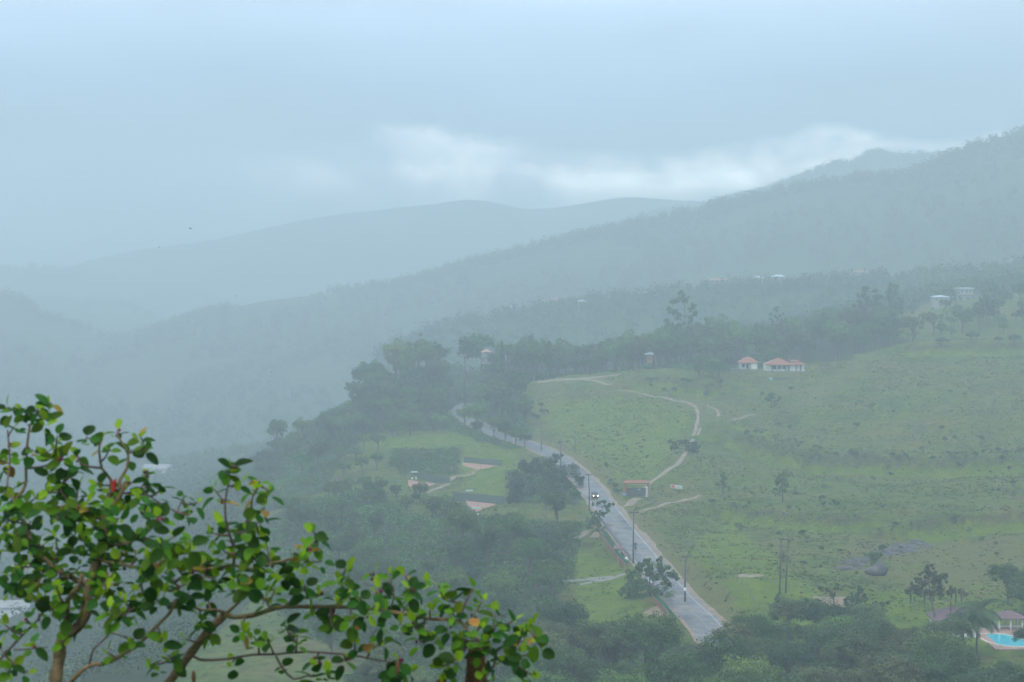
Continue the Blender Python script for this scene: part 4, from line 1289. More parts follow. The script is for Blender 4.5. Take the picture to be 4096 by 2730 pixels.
# undergrowth beneath the woods, and grass tussocks over the pastures
r = np.random.default_rng(80)
tx = r.uniform(-75, 215, 56000); ty = r.uniform(395, 860, 56000)
tz = H(tx, ty)
tp_x, tp_y = to_px(np.column_stack([tx, ty, tz]))
ww = np.zeros(len(tx), bool)
for pl in WOODS: ww |= in_poly_np(tp_x, tp_y, pl)
dr = np.concatenate([near_line(tx[k:k + 10000], ty[k:k + 10000], ROAD)[0] for k in range(0, len(tx), 10000)])
rightside = (tx > np.interp(ty, ROAD[:, 1], ROAD[:, 0])) | (r.random(len(tx)) < 0.4)
ok = (~ww) & (dr > 6.8) & rightside & (tp_x < 4250) & (vnoise(tx, ty, 16, 81) + 0.6 * vnoise(tx, ty, 5, 82) + r.normal(0, 0.7, len(tx)) > 0.1)
PATHPTS = np.vstack([np.array([v.co[:] for v in o.data.vertices])[::2, :2] for o in C.objects if o.name.startswith(('dirt_p', 'dirt_t'))])
i = np.where(ok)[0]
dp = np.array([((PATHPTS - (tx[k], ty[k])) ** 2).sum(1).min() for k in i])
i = i[dp > 2.2]
for cx_, cy0, cz_, rx, ry in FLATS:
    i = i[~((np.abs(tx[i] - cx_) < rx) & (np.abs(ty[i] - cy0) < ry))]
big = np.clip(vnoise(tx[i], ty[i], 24, 83), 0, 1)
tr_ = 0.3 + 0.65 * big * r.random(len(i)) + 0.35 * r.random(len(i)) ** 3
q, t = leaf_quads(r, np.column_stack([tx[i], ty[i], H(tx[i], ty[i]) + tr_ * 0.12]), np.column_stack([tr_ * 1.4, tr_ * 1.1, tr_ * 0.6]), 8, 0.5, up=0.9)
tag(link('grass_tussocks', mesh_quads('grass_tussocks', q, M_GRASS, t)), kind='stuff')
r = np.random.default_rng(85)
ux = r.uniform(-110, 120, 30000); uy = r.uniform(335, 960, 30000)
upx, upy = to_px(np.column_stack([ux, uy, H(ux, uy)]))
ww = np.zeros(len(ux), bool)
for pl in WOODS: ww |= in_poly_np(upx, upy, pl)
ww |= (uy > 850)
dr = np.concatenate([near_line(ux[k:k + 10000], uy[k:k + 10000], ROAD)[0] for k in range(0, len(ux), 10000)])
i = np.where(ww & (dr > 6.5))[0]
for cx_, cy0, cz_, rx, ry in FLATS:
    i = i[~((np.abs(ux[i] - cx_) < rx * 1.1) & (np.abs(uy[i] - cy0) < ry * 1.1))]
i = i[:9000]
s = r.uniform(0.8, 2.4, len(i))
q, t = leaf_quads(r, np.column_stack([ux[i], uy[i], H(ux[i], uy[i]) + s * 0.3]), np.column_stack([s, s, s * 0.7]), 14, 0.8)
tag(link('undergrowth', mesh_quads('undergrowth', q, M_LEAF, t)), kind='stuff')
# ------------------------------------------------------------------ things people made
M_POLE = mat('weathered_pole', (0.085, 0.075, 0.085), (0.13, 0.12, 0.12), 1.5, 0.85, 0.3)
M_STEEL = mat('dull_steel', (0.16, 0.16, 0.17), (0.24, 0.24, 0.25), 3, 0.5, 0, 0.5, metallic=0.3)
M_CERAMIC = mat('brown_insulator', (0.05, 0.035, 0.03), (0.08, 0.05, 0.04), 5, 0.35)
M_WHITE = mat('white_wall', (0.78, 0.78, 0.74), (0.66, 0.66, 0.62), 0.6, 0.8, 0.1)
M_TILE = mat('clay_roof_tile', (0.42, 0.16, 0.10), (0.30, 0.12, 0.08), 1.2, 0.75, 0.2, c3=(0.36, 0.19, 0.13))
M_TILE_DARK = mat('brown_roof_tile', (0.20, 0.12, 0.13), (0.15, 0.10, 0.11), 1.2, 0.75, 0.2)
M_BRICK = mat('orange_masonry', (0.40, 0.20, 0.12), (0.28, 0.15, 0.10), 1.5, 0.85, 0.3)
M_DARKWOOD = mat('dark_gate_wood', (0.075, 0.080, 0.075), (0.12, 0.12, 0.11), 2.0, 0.7, 0.2)
M_BLUE = mat('blue_sign', (0.16, 0.42, 0.70), (0.12, 0.34, 0.60), 4, 0.5)
M_RED = mat('red_print', (0.62, 0.07, 0.07), (0.55, 0.06, 0.06), 4, 0.6)
M_GREYPRINT = mat('grey_print', (0.30, 0.36, 0.34), (0.25, 0.30, 0.28), 4, 0.6)
M_CLOTH = mat('white_banner', (0.80, 0.82, 0.80), (0.72, 0.74, 0.72), 2, 0.7)
M_MESHGREEN = mat('green_shade_net', (0.035, 0.17, 0.12), (0.05, 0.22, 0.15), 1.2, 0.9, 0, 0.2, translucent=0.3)
M_NETDARK = mat('dark_windbreak_net', (0.070, 0.110, 0.092), (0.090, 0.130, 0.105), 0.8, 0.9, 0, 0.2)
M_CLAY = mat('clay_court', (0.40, 0.22, 0.155), (0.33, 0.185, 0.13), 0.35, 0.75, 0.1, 0.3, c3=(0.44, 0.28, 0.21))
M_WOODPLANK = mat('orange_plank', (0.34, 0.165, 0.10), (0.23, 0.12, 0.08), 1.0, 0.8, 0.3, objvar=0.35, huevar=0.012)
M_GLASS = mat('dark_glass', (0.03, 0.04, 0.045), (0.05, 0.06, 0.065), 1, 0.12, 0, 0.6)
M_SHADE = mat('dark_green_shutter', (0.03, 0.09, 0.075), (0.04, 0.11, 0.09), 2, 0.6)
M_POSTWOOD = mat('grey_post', (0.22, 0.20, 0.18), (0.14, 0.13, 0.12), 2, 0.9)
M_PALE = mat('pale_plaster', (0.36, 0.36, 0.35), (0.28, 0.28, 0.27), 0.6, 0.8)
M_BLACK = mat('black_rubber', (0.012, 0.012, 0.013), (0.02, 0.02, 0.02), 5, 0.6)


def utility_pole(px_top, px_base, Y, label, arm=2.3, arms=((0.35,),), rot=0.0, group='utility poles along the road', ring=False, lean=0.0):
    b = P(px_base[0], px_base[1], Y); g = Hs(b[0], b[1])
    top = P(px_top[0], px_top[1], Y)
    h = top[2] - g
    e = empty('utility_pole', (b[0], b[1], g), label, 'utility pole', group, rot)
    MB().tube([(0, 0, -0.6), (0, 0, h * 0.5), (top[0] - b[0], 0, h)], [0.21, 0.18, 0.15], 10).build('shaft', M_POLE, e, True)
    for (dz,) in arms:
        a = MB().box((0, -0.14, h - dz), (arm, 0.14, 0.19)).build('crossarm', M_POLE, e)
        for k in (-0.46, 0.46, -0.2):
            MB().tube([(k * arm, -0.14, h - dz + 0.06), (k * arm, -0.14, h - dz + 0.16), (k * arm, -0.14, h - dz + 0.24), (k * arm, -0.14, h - dz + 0.32)], [0.03, 0.07, 0.075, 0.03], 8).build('insulator', M_CERAMIC, a, True)
        for s in (-1, 1):
            MB().tube([(s * arm * 0.28, -0.14, h - dz - 0.04), (0, -0.1, h - dz - 0.55)], 0.02, 5).build('brace', M_STEEL, a)
    return e, h


utility_pole((2744, 2222), (2740, 2412), 421, 'utility pole with a pale notice, beside the bushy tree where the asphalt reappears', 2.5)
e1 = C.objects[-1]
p1 = [o for o in C.objects if o.name == 'utility_pole'][0]
MB().box((0.0, -0.19, 2.9), (0.55, 0.03, 0.75)).build('notice', M_CLOTH, p1)
utility_pole((2535, 2045), (2533, 2222), 466, 'utility pole rising in front of the motorcyclist beside the chain-link fence', 2.2)
utility_pole((2354, 1895), (2357, 2040), 550, 'utility pole beside the car, at the crown of the great round tree', 2.35)
utility_pole((2243, 1765), (2243, 1852), 640, 'short utility pole on the verge where the road starts to curve', 1.3)
utility_pole((2168, 1688), (2166, 1806), 690, 'utility pole with a wide crossarm where the road leaves the trees', 3.0)
utility_pole((2300, 1724), (2300, 1800), 690, 'thin pole without crossarm on the meadow side of the road', 0.5)
utility_pole((2955, 2545), (2957, 2860), 368, 'pole with three crossarms standing among the dark woods', 2.6, ((0.12,), (1.85,), (2.7,)), group=None)
# double pole in the pasture
b = P(3131, 2362, 416); g = Hs(b[0], b[1])
e = empty('double_pole', (b[0], b[1], g), 'pair of linked dark poles with two crossarms standing in the pasture', 'utility pole')
sc = 416 / F
hA = P(3124, 2152, 416)[2] - g; hB = P(3153, 2158, 416)[2] - g
xa, xb = (3118 - 3131) * sc, (3143 - 3131) * sc
MB().tube([(xa, 0, -0.6), (xa + 0.3, 0, hA)], [0.2, 0.16], 10).build('shaft', M_POLE, e, True)
MB().tube([(xb, 0.35, -0.6), (xb + 0.5, 0.35, hB)], [0.2, 0.16], 10).build('shaft', M_POLE, e, True)
for dz, x0, x1 in ((0.25, (3112 - 3131) * sc, (3174 - 3131) * sc), (1.75, (3112 - 3131) * sc, (3166 - 3131) * sc)):
    a = MB().tube([(x0, -0.15, hA - dz), (x1, 0.2, hA - dz - 0.25)], 0.11, 6).build('crossarm', M_POLE, e)
    if dz < 1:
        for t_ in (0.03, 0.35, 0.62, 0.97):
            q_ = np.array([x0, -0.15, hA - dz]) * (1 - t_) + np.array([x1, 0.2, hA - dz - 0.25]) * t_
            MB().tube([q_ + [0, 0, 0.05], q_ + [0, 0, 0.2], q_ + [0, 0, 0.34]], [0.05, 0.1, 0.04], 8).build('insulator', M_CERAMIC, a, True)
pt_ = []
for k in range(17):
    w = k / 16 * 2 * math.pi
    pt_.append((xb + 0.75 + 0.3 * math.cos(w), 0.2, hB - 4.2 + 0.35 * math.sin(w)))
MB().tube(pt_, 0.06, 6, cap=False).build('cable_coil', M_BLACK, e)


# tiled hip roof out of single tile courses
def hip_roof(parent, cx, cy_, z, w, d, h, material, over=0.6, ridge=None, courses=7, name='roof'):
    W, D = w / 2 + over, d / 2 + over
    rl = max(w - d, 0.05) / 2 if ridge is None else ridge / 2
    ro = MB()
    core = [(cx - W, cy_ - D, z), (cx + W, cy_ - D, z), (cx + W, cy_ + D, z), (cx - W, cy_ + D, z), (cx - rl, cy_, z + h), (cx + rl, cy_, z + h),
            (cx - W, cy_ - D, z - 0.14), (cx + W, cy_ - D, z - 0.14), (cx + W, cy_ + D, z - 0.14), (cx - W, cy_ + D, z - 0.14)]
    ro.add(core, [(0, 1, 5, 4), (1, 2, 5), (2, 3, 4, 5), (3, 0, 4), (9, 8, 7, 6), (0, 6, 7, 1), (1, 7, 8, 2), (2, 8, 9, 3), (3, 9, 6, 0)])
    o = ro.build(name, material, parent)
    for k in range(courses):        # each course of tiles laid a little proud of the one below
        t0, t1 = k / courses, (k + 1.1) / courses
        m = MB()
        for (ax, ay, bx, by) in ((-1, -1, 1, -1), (1, -1, 1, 1), (1, 1, -1, 1), (-1, 1, -1, -1)):
            def pt(sx, sy, t):
                ex, ey = cx + sx * W, cy_ + sy * D
                rx_, ry_ = cx + (rl if sx > 0 else -rl), cy_
                return np.array([ex + (rx_ - ex) * t, ey + (ry_ - ey) * t, z + h * t])
            t1c = min(t1, 1.0)
            a0, b0_, a1, b1 = pt(ax, ay, t0), pt(bx, by, t0), pt(ax, ay, t1c), pt(bx, by, t1c)
            up = np.array([0, 0, 0.07])
            m.add([a0 + up, b0_ + up, b1 + up * 0.35, a1 + up * 0.35, a0, b0_], [(0, 1, 2, 3), (4, 5, 1, 0)])
        m.build('tile_course', material, o)
    return o


def wall_box(parent, c, d, material=M_WHITE, name='wall', rz=0):
    return MB().box(c, d, rz).build(name, material, parent)


def window(parent, x, y, z, w, h, name='window', glass=M_GLASS):
    o = MB().box((x, y, z), (w, 0.08, h)).build(name, glass, parent)
    f = MB()
    for dx in (-w / 2, w / 2): f.box((x + dx, y - 0.03, z), (0.09, 0.1, h + 0.09))
    for dz in (-h / 2, h / 2): f.box((x, y - 0.035, z + dz), (w + 0.09, 0.1, 0.09))
    f.build('frame', M_WHITE, o)
    return o


# --- the two white houses on the rise
s8 = 802 / F
e = empty('white_house', YARD, 'long white bungalow with a red tiled hip roof and open veranda', 'house')
X0 = lambda px: (px - 3140) * s8
MB().box((0.2, 0.5, 0.14), (16.0, 9.6, 0.36)).build('plinth', M_CONC, e)
wall_box(e, (X0(3096), 2.4, 1.6), (7.6, 4.6, 2.7))                  # rear block behind the veranda
wall_box(e, (X0(3072) , -1.9, 1.6), (1.9, 2.6, 2.7))                # left corner room
wall_box(e, (X0(3165), -1.2, 1.6), (2.2, 4.6, 2.75))
wall_box(e, (X0(3198), -0.8, 1.6), (3.0, 4.4, 2.72))
wall_box(e, (X0(3179), -1.25, 1.6), (0.7, 4.4, 2.6), M_BRICK, 'brick_pier')
for px in (3106, 3126, 3145): MB().box((X0(px), -3.2, 1.6), (0.38, 0.38, 2.7)).build('veranda_post', M_WHITE, e)
for px in (3083, 3098, 3115, 3135): window(e, X0(px), 0.04, 1.6, 1.3, 1.5)
MB().box((X0(3112), -3.3, 0.62), (4.8, 0.12, 0.7)).build('railing', M_WHITE, e)
MB().box((X0(3199), -3.05, 1.5), (0.5, 0.1, 2.4)).build('shutter', M_SHADE, e)
MB().box((X0(3151), -3.2, 1.3), (0.5, 0.1, 1.9)).build('door', M_DARKWOOD, e)
hip_roof(e, X0(3112), -0.2, 3.0, 9.2, 8.2, 2.35, M_TILE, 0.7, 0.8, 9)
hip_roof(e, X0(3186), -0.6, 2.96, 5.6, 6.0, 0.95, M_TILE, 0.7, 2.2, 5)
MB().box((X0(3178), -0.6, 3.95), (3.2, 2.4, 0.42)).build('clerestory', M_WHITE, e)
hip_roof(e, X0(3178), -0.6, 4.16, 3.2, 2.4, 0.5, M_TILE, 0.35, 2.0, 3, 'upper_roof')
e = empty('white_house', YARD2, 'small white house with a red hip roof, half hidden by bushes', 'house')
X1 = lambda px: (px - 3012) * s8
MB().box((0, 0.4, 0.1), (7.4, 6.6, 0.36)).build('plinth', M_CONC, e)
wall_box(e, (2.2, -0.2, 1.55), (2.4, 5.2, 2.6)); wall_box(e, (-1.2, 1.4, 1.55), (4.4, 3.2, 2.6))
for x in (-3.0, -1.3, 0.6): MB().box((x, -2.3, 1.55), (0.3, 0.3, 2.6)).build('veranda_post', M_WHITE, e)
window(e, -1.9, -0.24, 1.5, 1.1, 1.4); window(e, -0.3, -0.24, 1.3, 0.9, 1.9, 'door', M_SHADE)
hip_roof(e, 0, 0.3, 2.86, 6.8, 6.0, 2.0, M_TILE, 0.6, 2.4, 8)
for o_, px_ in ((e, 2992),):
    o_.location.x = P(px_, 1478, 806)[0]
# garden wall with a pale water tank below the bungalow
gw = P(3108, 1500, 786); gw[2] = Hs(gw[0], gw[1])
ew = empty('garden_hedge_wall', gw, 'low dark wall below the lawn of the white bungalow', 'wall')
for k in range(8): MB().box((k * 1.05 - 0.5, 0.05 * k, 0.35 + 0.03 * math.sin(k * 2)), (1.03, 0.35, 1.3)).build('panel', M_NETDARK, ew)
gt = P(3082, 1503, 785); gt[2] = Hs(gt[0], gt[1])
tk = MB(); tk.tube([(0, 0, -0.1), (0, 0, 1.15), (0, 0, 1.3)], [0.55, 0.55, 0.3], 14)
tag(tk.build('water_tank', mat('teal_tank', (0.25, 0.50, 0.50), (0.2, 0.42, 0.42), 2, 0.5), None, True, gt), 'small teal water tank at the end of the low dark wall', 'tank')




def on_hill(G, px, py):
    """the point of a hillside that the photograph shows at a pixel"""
    f_ = G[:47].reshape(-1, 3)
    x, y = to_px(f_)
    return f_[np.argmin((x - px) ** 2 + (y - py) ** 2)]


def cottage(px, py, Y, w, d, h, rh, wallm, roofm, label, name='house', rot=0.0, nwin=3, hillside=None):
    b = P(px, py, Y) if hillside is None else on_hill(hillside, px, py + 8) + [0, 0, 3.0]
    e = empty(name, (b[0], b[1], b[2]), label, 'house', rotz=rot)
    wall_box(e, (0, 0, h / 2 - 2.5), (w, d, h + 5.0), wallm)
    for k in range(nwin): window(e, -w / 2 + w * (k + 0.5) / nwin, -d / 2 - 0.03, h * 0.55, min(1.2, w / nwin * 0.5), 1.2)
    hip_roof(e, 0, 0, h, w, d, rh, roofm, 0.5, max(0.3, w - d), 5)
    return e


M_OCHRE = mat('ochre_wall', (0.55, 0.36, 0.20), (0.45, 0.30, 0.17), 1, 0.8)
M_METALROOF = mat('pale_metal_roof', (0.62, 0.70, 0.78), (0.50, 0.60, 0.70), 0.5, 0.4, 0, 0.5)
M_PINKROOF = mat('pink_roof', (0.50, 0.30, 0.25), (0.42, 0.25, 0.21), 1, 0.7)
# roof among the trees on the ridge
b = P(2582, 1430, 872)
e = empty('metal_roofed_house', b, 'brick house with a flat pale blue metal roof among the ridge trees', 'house')
wall_box(e, (0.6, 0, 0.2), (7.6, 5.0, 2.6), M_BRICK)
MB().add([(-4.6, -3.2, 1.55), (3.9, -3.2, 1.5), (4.6, 3.2, 2.2), (-2.6, 3.2, 2.25), (-4.6, -3.2, 1.4), (3.9, -3.2, 1.35), (4.6, 3.2, 2.05), (-2.6, 3.2, 2.1)], [(0, 1, 2, 3), (7, 6, 5, 4), (0, 4, 5, 1), (1, 5, 6, 2), (2, 6, 7, 3), (3, 7, 4, 0)]).build('roof', M_METALROOF, e)
window(e, 0.4, -2.54, 0.6, 0.9, 0.8)
cottage(2605, 1408, 890, 3.8, 4, 1.6, 1.2, M_OCHRE, M_TILE, 'small ochre house just above the pale metal roof', nwin=1)
cottage(1945, 1412, 890, 4.2, 4, 0.4, 1.3, M_PALE, M_PINKROOF, 'house with an orange roof between the rounded trees and the cypress', nwin=1)
# far hillside houses
for (px, py, Y, w, lab, wm, rm) in [(2258, 1222, 1480, 17, 'long low white building on the misty hillside, the lowest in its row', M_WHITE, M_PINKROOF), (2170, 1222, 1490, 7, 'small white hillside house beside the long low building', M_WHITE, M_PINKROOF),
                                    (2350, 1232, 1480, 6, 'small pale hillside house below the conifer clump', M_WHITE, M_METALROOF), (2540, 1188, 1455, 7, 'whitish hillside house by the misty tall trees', M_WHITE, M_METALROOF),
                                    (2840, 1146, 1440, 16, 'long pinkish-roofed hillside building with a white wall', M_WHITE, M_PINKROOF), (3036, 1130, 1430, 9, 'faint white hillside house between two others', M_WHITE, M_METALROOF), (3096, 1124, 1425, 9, 'faint white hillside house with grey roof', M_WHITE, M_METALROOF),
                                    (3460, 1070, 1420, 12, 'faint pale house high on the misty slope', M_WHITE, M_PINKROOF), (4060, 1112, 1385, 15, 'broad pale house high on the slope above the villa', M_WHITE, M_METALROOF)]:
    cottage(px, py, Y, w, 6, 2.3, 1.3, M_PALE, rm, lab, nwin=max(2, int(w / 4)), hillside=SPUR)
# villa on the right skyline
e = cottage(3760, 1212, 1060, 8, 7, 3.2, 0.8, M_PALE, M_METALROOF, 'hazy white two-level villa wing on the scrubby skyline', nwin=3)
e = empty('villa', P(3850, 1208, 1080), 'hazy white villa with a broad upper storey on the skyline', 'house')
wall_box(e, (0, 0, 0.5), (14, 8, 6), M_PALE); wall_box(e, (1, 0.5, 5.6), (8, 6, 3.2), M_PALE)
MB().box((0, 0, 3.65), (15.4, 9.4, 0.3)).build('terrace_slab', M_CONC, e)
MB().box((1, 0.5, 7.4), (9.6, 7.6, 0.3)).build('roof', M_METALROOF, e)
for x in (-5, -2, 2, 5): window(e, x, -4.04, 1.8, 1.6, 1.8)
for x in (-1, 1.6, 3.6): window(e, x, -2.54, 5.7, 1.3, 1.5)
# buildings in the deep mist behind the leafy branches
for (px, py, Y, w, d, lab, rm) in [(650, 1862, 900, 22, 14, 'broad pale shed roof in the deep misty valley', M_PALE), (120, 2290, 640, 16, 9, 'pale pink-roofed building seen between the branches', M_PINKROOF), (60, 2440, 560, 12, 8, 'low pale building beneath the leafy branches', M_PALE)]:
    b = hit(px, py + 20, 200, 1290)
    e = empty('valley_shed', b, lab, 'building')
    hh = 3.6
    wall_box(e, (0, 0, hh / 2 - 0.3), (w, d, hh + 0.6))
    W_, D_ = w / 2 + 0.7, d / 2 + 0.7
    MB().add([(-W_, -D_, hh), (W_, -D_, hh), (W_, D_, hh), (-W_, D_, hh), (-W_, 0, hh + 2.2), (W_, 0, hh + 2.2)], [(0, 1, 5, 4), (2, 3, 4, 5), (0, 4, 3), (1, 2, 5), (3, 2, 1, 0)]).build('roof', rm, e)
    for k in range(3): window(e, -w / 3 + k * w / 3, -d / 2 - 0.03, hh * 0.5, 1.2, 1.2)

# --- gateway
sg = 578 / F
e = empty('gateway', GATEPAD, 'tiled gateway with two brick pillars and dark double gate', 'gate')
hw = 3.35
for s, hz in ((-1, 4.1), (1, 4.1)):
    pl = MB().box((s * hw, 0, hz / 2 - 0.2), (0.75, 0.75, hz + 0.4)).build('pillar', M_BRICK, e)
    MB().box((s * hw, 0, 0.2), (0.9, 0.9, 0.5)).build('base', M_CONC, pl)
MB().box((0, 0, 3.98), (7.4, 0.5, 0.3)).build('lintel', M_DARKWOOD, e)
hip_roof(e, 0, 0, 4.15, 6.9, 1.0, 0.72, M_TILE, 0.5, 5.6, 4)
for s in (-1, 1):
    lf = MB().box((s * 1.47, 0.1, 1.35), (2.9, 0.06, 2.5)).build('gate_leaf', M_DARKWOOD, e)
    for k in range(9): MB().box((s * 1.47 - 1.3 + k * 0.325, 0.05, 1.35), (0.27, 0.05, 2.5)).build('board', M_DARKWOOD, lf)
    MB().box((s * 1.47, 0.0, 2.35), (2.86, 0.06, 0.14)).build('rail', M_DARKWOOD, lf)
MB().box((0.75, -0.02, 2.15), (0.85, 0.04, 0.5)).build('sign_plate', M_BLUE, e)
MB().box((2.95, -0.48, 1.45), (0.5, 0.03, 3.1)).build('hanging_banner', M_CLOTH, e)
for k, (dx, dz, w) in enumerate([(0, 0.9, 0.3), (0.02, 0.4, 0.26), (0, -0.1, 0.3), (0, -0.6, 0.24)]):
    MB().box((2.95 + dx, -0.50, 1.45 + dz), (w, 0.012, 0.3)).build('print_mark', M_GREYPRINT, C.objects['hanging_banner'])
sp = P(2495, 1978, 577); sp[2] = Hs(sp[0], sp[1])
e = empty('roadside_sign', sp, 'small blue sign on a post beside the gateway pillar', 'sign')
MB().box((0, 0, 0.35), (0.1, 0.1, 1.5)).build('post', M_POSTWOOD, e)
MB().box((0, -0.07, 0.85), (0.95, 0.04, 0.62)).build('panel', M_BLUE, e)

# --- white banner with red block
bp = P(2706, 1962, 590); bp[2] = Hs(bp[0], bp[1])
e = empty('banner', bp, 'white printed banner with a red block, slung between posts in the pasture', 'banner')
sb = 590 / F
tl, tr, br_, bl = [P(px, py, 590) - bp for px, py in ((2682, 1938.5), (2730, 1945), (2730, 1958), (2682, 1951))]
def on(u, v): return (tl * (1 - u) + tr * u) * (1 - v) + (bl * (1 - u) + br_ * u) * v
V = []
for dy in (-0.012, 0.012):
    for k in range(9): V.append(on(k / 8, 0) + [0, dy + 0.04 * math.sin(k), 0])
    for k in range(9): V.append(on(k / 8, 1) + [0, dy + 0.05 * math.sin(k + 1), 0])
Fs = []
for k in range(8): Fs += [(k, 9 + k, 10 + k, k + 1), (18 + k, 19 + k, 28 + k, 27 + k)]
cl = MB().add(V, Fs).build('cloth', M_CLOTH, e)
def patch(u0, u1, v0, v1, m, dy=-0.075):
    MB().add([on(u0, v1) + [0, dy, 0], on(u1, v1) + [0, dy, 0], on(u1, v0) + [0, dy, 0], on(u0, v0) + [0, dy, 0]], [(0, 1, 2, 3)]).build('print_mark', m, cl)
patch(0.03, 0.09, 0.16, 0.86, M_RED); patch(0.12, 0.36, 0.14, 0.88, M_RED)
for k, (a, b_) in enumerate([(0.40, 0.47), (0.49, 0.56), (0.58, 0.63), (0.66, 0.73), (0.75, 0.83), (0.86, 0.95)]): patch(a, b_, 0.2 + 0.02 * (k % 2), 0.42, M_GREYPRINT)
for k, (a, b_) in enumerate([(0.44, 0.55), (0.58, 0.66), (0.68, 0.78), (0.81, 0.94)]): patch(a, b_, 0.55, 0.80, M_GREYPRINT)
for px, t_, in ((2681, 1925), (2700, 1950), (2731, 1930)):
    q_ = P(px, t_, 590.2) - bp
    gz = Hs(bp[0] + q_[0], bp[1] + q_[1]) - bp[2]
    MB().tube([(q_[0], 0.1, gz - 0.3), (q_[0], 0.1, max(q_[2], gz + 1.0))], 0.05, 6).build('post', M_POSTWOOD, e)

# --- car with its lamps on
def make_car():
    k = np.argmin(np.abs(ROAD[:, 1] - 576))
    t = ROAD[k - 3] - ROAD[k + 3]              # towards the viewer
    rz = math.atan2(t[1], t[0])
    nrm = np.array([t[1], -t[0], 0]) / np.hypot(t[0], t[1])
    pos = ROAD[k] + nrm * 0.9
    pos[2] = ROAD[k, 2] + 0.13
    e = empty('car', pos, 'dark grey off-roader with both headlamps lit, driving down the wet road', 'car', rotz=rz)
    paint = mat('dark_car_paint', (0.075, 0.09, 0.10), (0.085, 0.10, 0.11), 3, 0.25, 0, 0.5, coat=0.6)
    prof = [(2.15, 0.42), (2.18, 0.72), (2.05, 0.98), (1.0, 1.10), (0.35, 1.66), (-0.2, 1.76), (-1.7, 1.72), (-2.05, 1.15), (-2.1, 0.45)]
    V = []; n = len(prof)
    for s, ins in ((-1, 0), (1, 0)):
        for x, z in prof:
            y = 0.90 - (0.16 if z > 1.3 else 0.04 if z > 1.0 else 0)
            V.append((x, s * y, z))
    Fs = [tuple(range(n - 1, -1, -1)), tuple(range(n, 2 * n))]
    for i in range(n): Fs.append((i, (i + 1) % n, n + (i + 1) % n, n + i))
    MB().add(V, Fs).build('body', paint, e)
    MB().add([(1.02, -0.74, 1.13), (1.02, 0.74, 1.13), (0.40, 0.66, 1.63), (0.40, -0.66, 1.63)], [(0, 1, 2, 3)]).build('windscreen', M_GLASS, e)
    for s in (-1, 1):
        wv = [(0.75, s * 0.875, 1.13), (-1.75, s * 0.875, 1.13), (-1.6, s * 0.757, 1.64), (0.28, s * 0.757, 1.62)]
        MB().add(wv, [(0, 1, 2, 3) if s < 0 else (3, 2, 1, 0)]).build('side_window', M_GLASS, e)
    lampm = emission_mat('headlamp_glow', (1.0, 0.80, 0.50), 13.0)
    for s in (-1, 1):
        MB().tube([(2.10, s * 0.62, 0.80), (2.20, s * 0.62, 0.80), (2.235, s * 0.62, 0.80)], [0.13, 0.12, 0.05], 12).build('headlamp', lampm, e)
        MB().box((0.75, s * 1.0, 1.18), (0.12, 0.2, 0.16)).build('mirror', M_BLACK, e)
    g = MB().box((2.19, 0, 0.78), (0.06, 0.85, 0.22)).build('grille', M_STEEL, e)
    MB().box((2.2, 0, 0.5), (0.2, 1.72, 0.2)).build('bumper', M_BLACK, e)
    for x in (1.35, -1.35):
        for s in (-1, 1):
            w = MB().tube([(x, s * 0.68, 0.36), (x, s * 0.92, 0.36)], 0.36, 18).build('wheel', M_BLACK, e)
            MB().tube([(x, s * 0.90, 0.36), (x, s * 0.94, 0.36)], 0.2, 12).build('rim', M_STEEL, w)


make_car()


